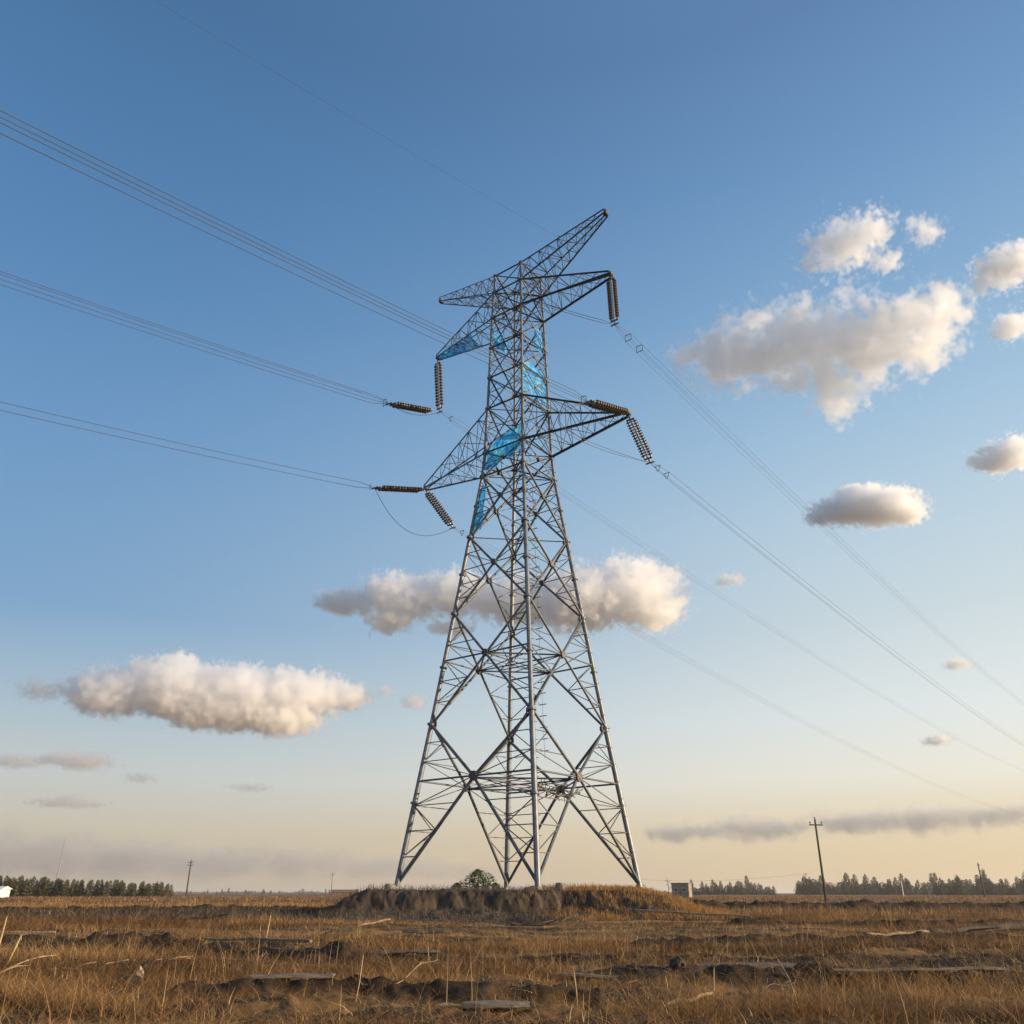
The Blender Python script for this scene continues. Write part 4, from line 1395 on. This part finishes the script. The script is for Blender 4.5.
def cloud(label, dist, lobes, dens=.02, amp=.55, nscale=1.0, soft=.35, vox=2.0, seed=0.0, thick=1.0, thr=-.05, detail=5.0, rough=.6, billow=.55, col=(.998, .998, .998)):
    """a cloud at its own distance: ellipsoid lobes (px, py, rx, ry) give its extent, 3D noise its texture"""
    cx_ = sum(l[0] for l in lobes) / len(lobes); cy_ = sum(l[1] for l in lobes) / len(lobes)
    rc = pix_ray(cx_, cy_); hr = math.hypot(rc.x, rc.y)
    ctr = Vector((0, 0, EYE)) + rc * (dist / hr)
    az = math.atan2(rc.x, rc.y)
    ex = Vector((math.cos(az), -math.sin(az), 0)); ey = Vector((math.sin(az), math.cos(az), 0))
    ppm = F / (ctr - Vector((0, 0, EYE))).length * (rc.length)        # px per metre near the centre
    loc = []
    for (px, py, rx, ry) in lobes:
        d = pix_ray(px, py); t = (dist) / d.dot(ey)
        P = Vector((0, 0, EYE)) + d * t - ctr
        k = (dist * rc.length / hr) / F
        loc.append((P.dot(ex), P.z, rx * k * 1.0, ry * k * 1.0))
    mnx = min(l[0] - l[2] for l in loc); mxx = max(l[0] + l[2] for l in loc)
    mnz = min(l[1] - l[3] for l in loc); mxz = max(l[1] + l[3] for l in loc)
    ty = max(min(l[2], l[3] * 1.6) for l in loc) * thick
    pad = .42 * max(l[3] for l in loc)
    mn = Vector((mnx - pad, -ty * 1.3, mnz - pad)); mxv = Vector((mxx + pad, ty * 1.3, mxz + pad))
    k = (dist * rc.length / hr) / F * vox
    res = [max(8, min(420, int((mxv[i] - mn[i]) / (k * (1.6 if i == 1 else 1))))) for i in range(3)]
    vd = bpy.data.volumes.new('cloud')
    ob = link(bpy.data.objects.new('cloud', vd)); ob.location = ctr; ob.rotation_euler = (0, 0, -az)
    ng = bpy.data.node_groups.new('cloud_density', 'GeometryNodeTree')
    ng.interface.new_socket(name='Geometry', in_out='INPUT', socket_type='NodeSocketGeometry')
    ng.interface.new_socket(name='Geometry', in_out='OUTPUT', socket_type='NodeSocketGeometry')
    N = ng.nodes; L = ng.links
    go = N.new('NodeGroupOutput'); vc = N.new('GeometryNodeVolumeCube'); sm = N.new('GeometryNodeSetMaterial')
    pos = N.new('GeometryNodeInputPosition')
    def mth(op, a, b=None, c=None):
        m = N.new('ShaderNodeMath'); m.operation = op
        for i, v in enumerate((a, b, c)):
            if v is None: continue
            if isinstance(v, (int, float)): m.inputs[i].default_value = v
            else: L.new(v, m.inputs[i])
        return m.outputs[0]
    def vm(op, a, b=None):
        m = N.new('ShaderNodeVectorMath'); m.operation = op
        L.new(a, m.inputs[0])
        if b is not None:
            if isinstance(b, tuple): m.inputs[1].default_value = b
            else: L.new(b, m.inputs[1])
        return m.outputs
    size = sum(l[3] for l in loc) / len(loc)
    # warp the coordinates for an uneven outline
    nw = N.new('ShaderNodeTexNoise'); nw.inputs['Scale'].default_value = .9 * nscale / size; nw.inputs['Detail'].default_value = 3
    off = vm('ADD', pos.outputs[0], (seed * 311.0 * size * .05, seed * 57.0, 0))[0]
    L.new(off, nw.inputs['Vector'])
    wv = vm('SUBTRACT', nw.outputs['Color'], (.5, .5, .5))[0]
    ws = N.new('ShaderNodeVectorMath'); ws.operation = 'SCALE'; L.new(wv, ws.inputs[0]); ws.inputs['Scale'].default_value = size * .55
    wp = vm('ADD', pos.outputs[0], ws.outputs[0])[0]
    f = None
    for i, (lx, lz, rx, rz) in enumerate(loc):
        ry = max(min(rx, rz * 1.6) * thick, 1)
        d = vm('SUBTRACT', wp, (lx, 0, lz))[0]
        d = vm('MULTIPLY', d, (1 / rx, 1 / ry, 1 / rz))[0]
        ln = vm('LENGTH', d)[1]
        v = mth('SUBTRACT', 1.0, ln)
        if f is None: f = v
        else:
            m = N.new('ShaderNodeMath'); m.operation = 'SMOOTH_MAX'; L.new(f, m.inputs[0]); L.new(v, m.inputs[1]); m.inputs[2].default_value = .25; f = m.outputs[0]
    nz = N.new('ShaderNodeTexNoise'); nz.inputs['Scale'].default_value = 1.5 * nscale / size; nz.inputs['Detail'].default_value = detail
    nz.inputs['Roughness'].default_value = rough
    L.new(off, nz.inputs['Vector'])
    nn = mth('MULTIPLY', mth('SUBTRACT', nz.outputs['Fac'], .5), 2 * amp)
    vo = N.new('ShaderNodeTexVoronoi'); vo.feature = 'SMOOTH_F1'; vo.inputs['Scale'].default_value = 2.4 * nscale / size
    vo.inputs['Smoothness'].default_value = .5; vo.inputs['Detail'].default_value = 2.0; vo.inputs['Roughness'].default_value = .62; vo.inputs['Lacunarity'].default_value = 2.3
    vw = vm('ADD', off, ws.outputs[0])[0]
    L.new(vw, vo.inputs['Vector'])
    bl = mth('MULTIPLY', mth('SUBTRACT', .5, vo.outputs['Distance']), billow)
    g_ = mth('ADD', mth('ADD', f, nn), bl)
    dn = N.new('ShaderNodeMapRange'); dn.interpolation_type = 'SMOOTHSTEP'
    L.new(g_, dn.inputs['Value']); dn.inputs['From Min'].default_value = thr; dn.inputs['From Max'].default_value = thr + soft
    L.new(dn.outputs[0], vc.inputs['Density'])
    vc.inputs['Min'].default_value = mn; vc.inputs['Max'].default_value = mxv
    for nm, r_ in zip(('Resolution X', 'Resolution Y', 'Resolution Z'), res): vc.inputs[nm].default_value = r_
    sm.inputs['Material'].default_value = cloud_mat(dens * 100.0 / size, col)
    L.new(vc.outputs[0], sm.inputs['Geometry']); L.new(sm.outputs[0], go.inputs[0])
    md = ob.modifiers.new('density', 'NODES'); md.node_group = ng
    vd.materials.append(cloud_mat(dens * 100.0 / size, col))
    tag(ob, label, 'cloud', 'clouds')
    return ob


cloud('largest cream white cloud high on the right of the sky', 1700,
      [(735, 355, 68, 42), (800, 345, 80, 50), (870, 340, 75, 52), (925, 320, 48, 40), (945, 300, 28, 22), (835, 395, 36, 34), (760, 318, 30, 14), (690, 352, 30, 20), (920, 345, 40, 35)], 0.0280, 1.15, 1.20, 0.26, seed=1, vox=1.4, billow=.65, rough=.64, thick=.7, thr=.0)
cloud('wispy white cloud above the largest cloud', 1750, [(842, 246, 44, 24), (870, 232, 28, 22), (885, 262, 24, 10), (812, 262, 16, 14)], 0.0260, 1.40, 1.20, 0.32, seed=2, vox=1.3, billow=.7, rough=.64, thr=.04)
cloud('small wisp of cloud to the right of the high wispy cloud', 1750, [(926, 232, 18, 16), (912, 222, 10, 8)], 0.014, 1.50, 1.20, 0.50, seed=3, vox=1.3, thr=.05)
cloud('white cloud cut by the right edge level with the largest cloud top', 1800, [(1002, 268, 28, 18), (1022, 262, 24, 20), (985, 284, 12, 9)], 0.0300, 1.20, 1.20, 0.26, seed=4, vox=1.3, billow=.7)
cloud('small ragged cloud at the right edge below the cut cloud', 1900, [(1012, 326, 20, 12), (1000, 334, 8, 8)], 0.022, 1.30, 1.20, 0.40, seed=5, vox=1.4)
cloud('white puffy cloud at the right edge at mid height', 2200, [(1002, 458, 26, 15), (1018, 452, 20, 18), (978, 460, 12, 8)], 0.0380, 1.10, 1.10, 0.22, seed=6, vox=1.3, billow=.7)
cloud('oval cream cloud with a flat base right of the pylon', 2400, [(845, 510, 40, 15), (880, 507, 42, 19), (858, 497, 32, 13), (907, 514, 22, 11), (820, 518, 16, 8)], 0.040, 0.65, 1.20, 0.30, seed=7, vox=1.3, billow=.5, thr=-.1)
cloud('long cloud behind the pylon grey at left and bright at right', 2900,
      [(345, 602, 38, 16), (400, 598, 55, 26), (455, 594, 50, 26), (520, 600, 60, 28), (580, 600, 60, 36), (630, 590, 48, 38), (652, 608, 38, 28), (392, 622, 30, 14), (450, 628, 28, 10)], 0.0420, 0.75, 1.25, 0.32, seed=8, vox=1.5, billow=.55, thr=-.12, col=(.998, .997, .997))
cloud('small scrap of cloud at the upper right of the long cloud', 2900, [(672, 575, 16, 12), (682, 588, 9, 10)], .016, 1.3, 1.1, .5, seed=9, vox=1.4)
cloud('small flat wisp of cloud right of the long cloud', 2900, [(730, 580, 19, 7)], .016, 1.2, 1.0, .5, seed=10, vox=1.4)
cloud('large grey mauve cloud with a lit right end low on the left', 4200,
      [(110, 692, 42, 24), (170, 688, 55, 30), (180, 670, 24, 18), (235, 694, 70, 30), (295, 694, 60, 26), (345, 696, 30, 16), (270, 716, 60, 20), (215, 712, 60, 20)], 0.0460, 0.62, 1.30, 0.32, seed=11, vox=1.5, billow=.5, thr=-.12, col=(.996, .994, .995))
cloud('dark ragged wisp of cloud off the left end of the grey mauve cloud', 4200, [(40, 690, 26, 11), (58, 686, 10, 8)], 0.0100, 1.30, 1.20, 0.60, seed=12, col=(.86, .87, .90))
cloud('small pink cloud just left of the pylon', 4200, [(415, 702, 17, 10)], 0.015, 0.70, 1.00, 0.50, seed=13, vox=1.5)
cloud('tiny pink cloud beside the right tip of the grey mauve cloud', 4200, [(386, 691, 12, 8)], 0.011, 0.70, 1.00, 0.50, seed=14, vox=1.5)
cloud('flat pinkish cloud low on the left near the edge', 5600, [(82, 761, 38, 11), (60, 759, 24, 8)], 0.0160, 0.60, 0.80, 0.50, seed=15, vox=1.5, col=(.975, .955, .945))
cloud('flat grey cloud cut by the left edge', 5600, [(14, 761, 36, 8)], 0.0120, 0.60, 0.80, 0.50, seed=16, vox=1.5, col=(.975, .955, .945))
cloud('thin flat cloud below the flat pinkish one', 6500, [(66, 803, 42, 6), (72, 800, 18, 6)], 0.0120, 0.60, 0.80, 0.50, seed=17, vox=1.5, col=(.975, .955, .945))
cloud('faint thin wisp of cloud under the grey mauve cloud', 5600, [(140, 778, 22, 6), (250, 788, 28, 5)], 0.0040, 1.00, 0.80, 0.50, seed=18, vox=1.5, col=(.85, .84, .85))
cloud('tiny cream cloud far right at two thirds height', 3600, [(958, 664, 17, 8)], 0.017, 0.70, 1.00, 0.50, seed=19, vox=1.5)
cloud('tiny flat cream cloud low at the right', 5000, [(938, 741, 18, 6), (942, 738, 9, 6)], 0.018, 0.70, 1.00, 0.50, seed=20, vox=1.5)
cloud('long flat grey cloud band low on the right behind the tall pole', 9500,
      [(680, 833, 50, 11), (745, 829, 62, 13), (800, 828, 40, 8), (858, 822, 60, 14), (925, 819, 60, 15), (985, 817, 50, 12), (1050, 813, 60, 13)], 0.0100, 1.20, 0.55, 0.80, seed=21, vox=1.8, billow=.2, col=(.93, .905, .88))
cloud('hazy mauve cloud bank along the left horizon', 14000,
      [(-20, 852, 90, 26), (60, 860, 90, 26), (140, 862, 90, 22), (220, 864, 90, 20), (300, 866, 90, 18), (380, 868, 80, 14), (460, 872, 70, 10)], 0.0100, 1.00, 0.55, 0.90, seed=22, vox=2.0, billow=.2, col=(.90, .865, .845))
cloud('tiny pink puff on top of the left horizon cloud bank', 13000, [(218, 852, 13, 5)], 0.005, 0.50, 1.00, 0.40, seed=23, vox=1.5)

# ------------------------------------------------------------------ evening haze over the plain
mb = MB(); mb.box((0, 0, 24.0), 46000, 46000, 54.0)
m_h = bpy.data.materials.new('haze_air'); m_h.use_nodes = True
nt = m_h.node_tree; nt.nodes.clear()
o_ = nt.nodes.new('ShaderNodeOutputMaterial'); pv = nt.nodes.new('ShaderNodeVolumePrincipled')
pv.inputs['Density'].default_value = HAZE; pv.inputs['Color'].default_value = (.97, .92, .86, 1); pv.inputs['Anisotropy'].default_value = .3
nt.links.new(pv.outputs[0], o_.inputs['Volume'])
tag(mb.build('haze', m_h), 'thin evening haze lying over the plain', 'haze', kind='stuff')
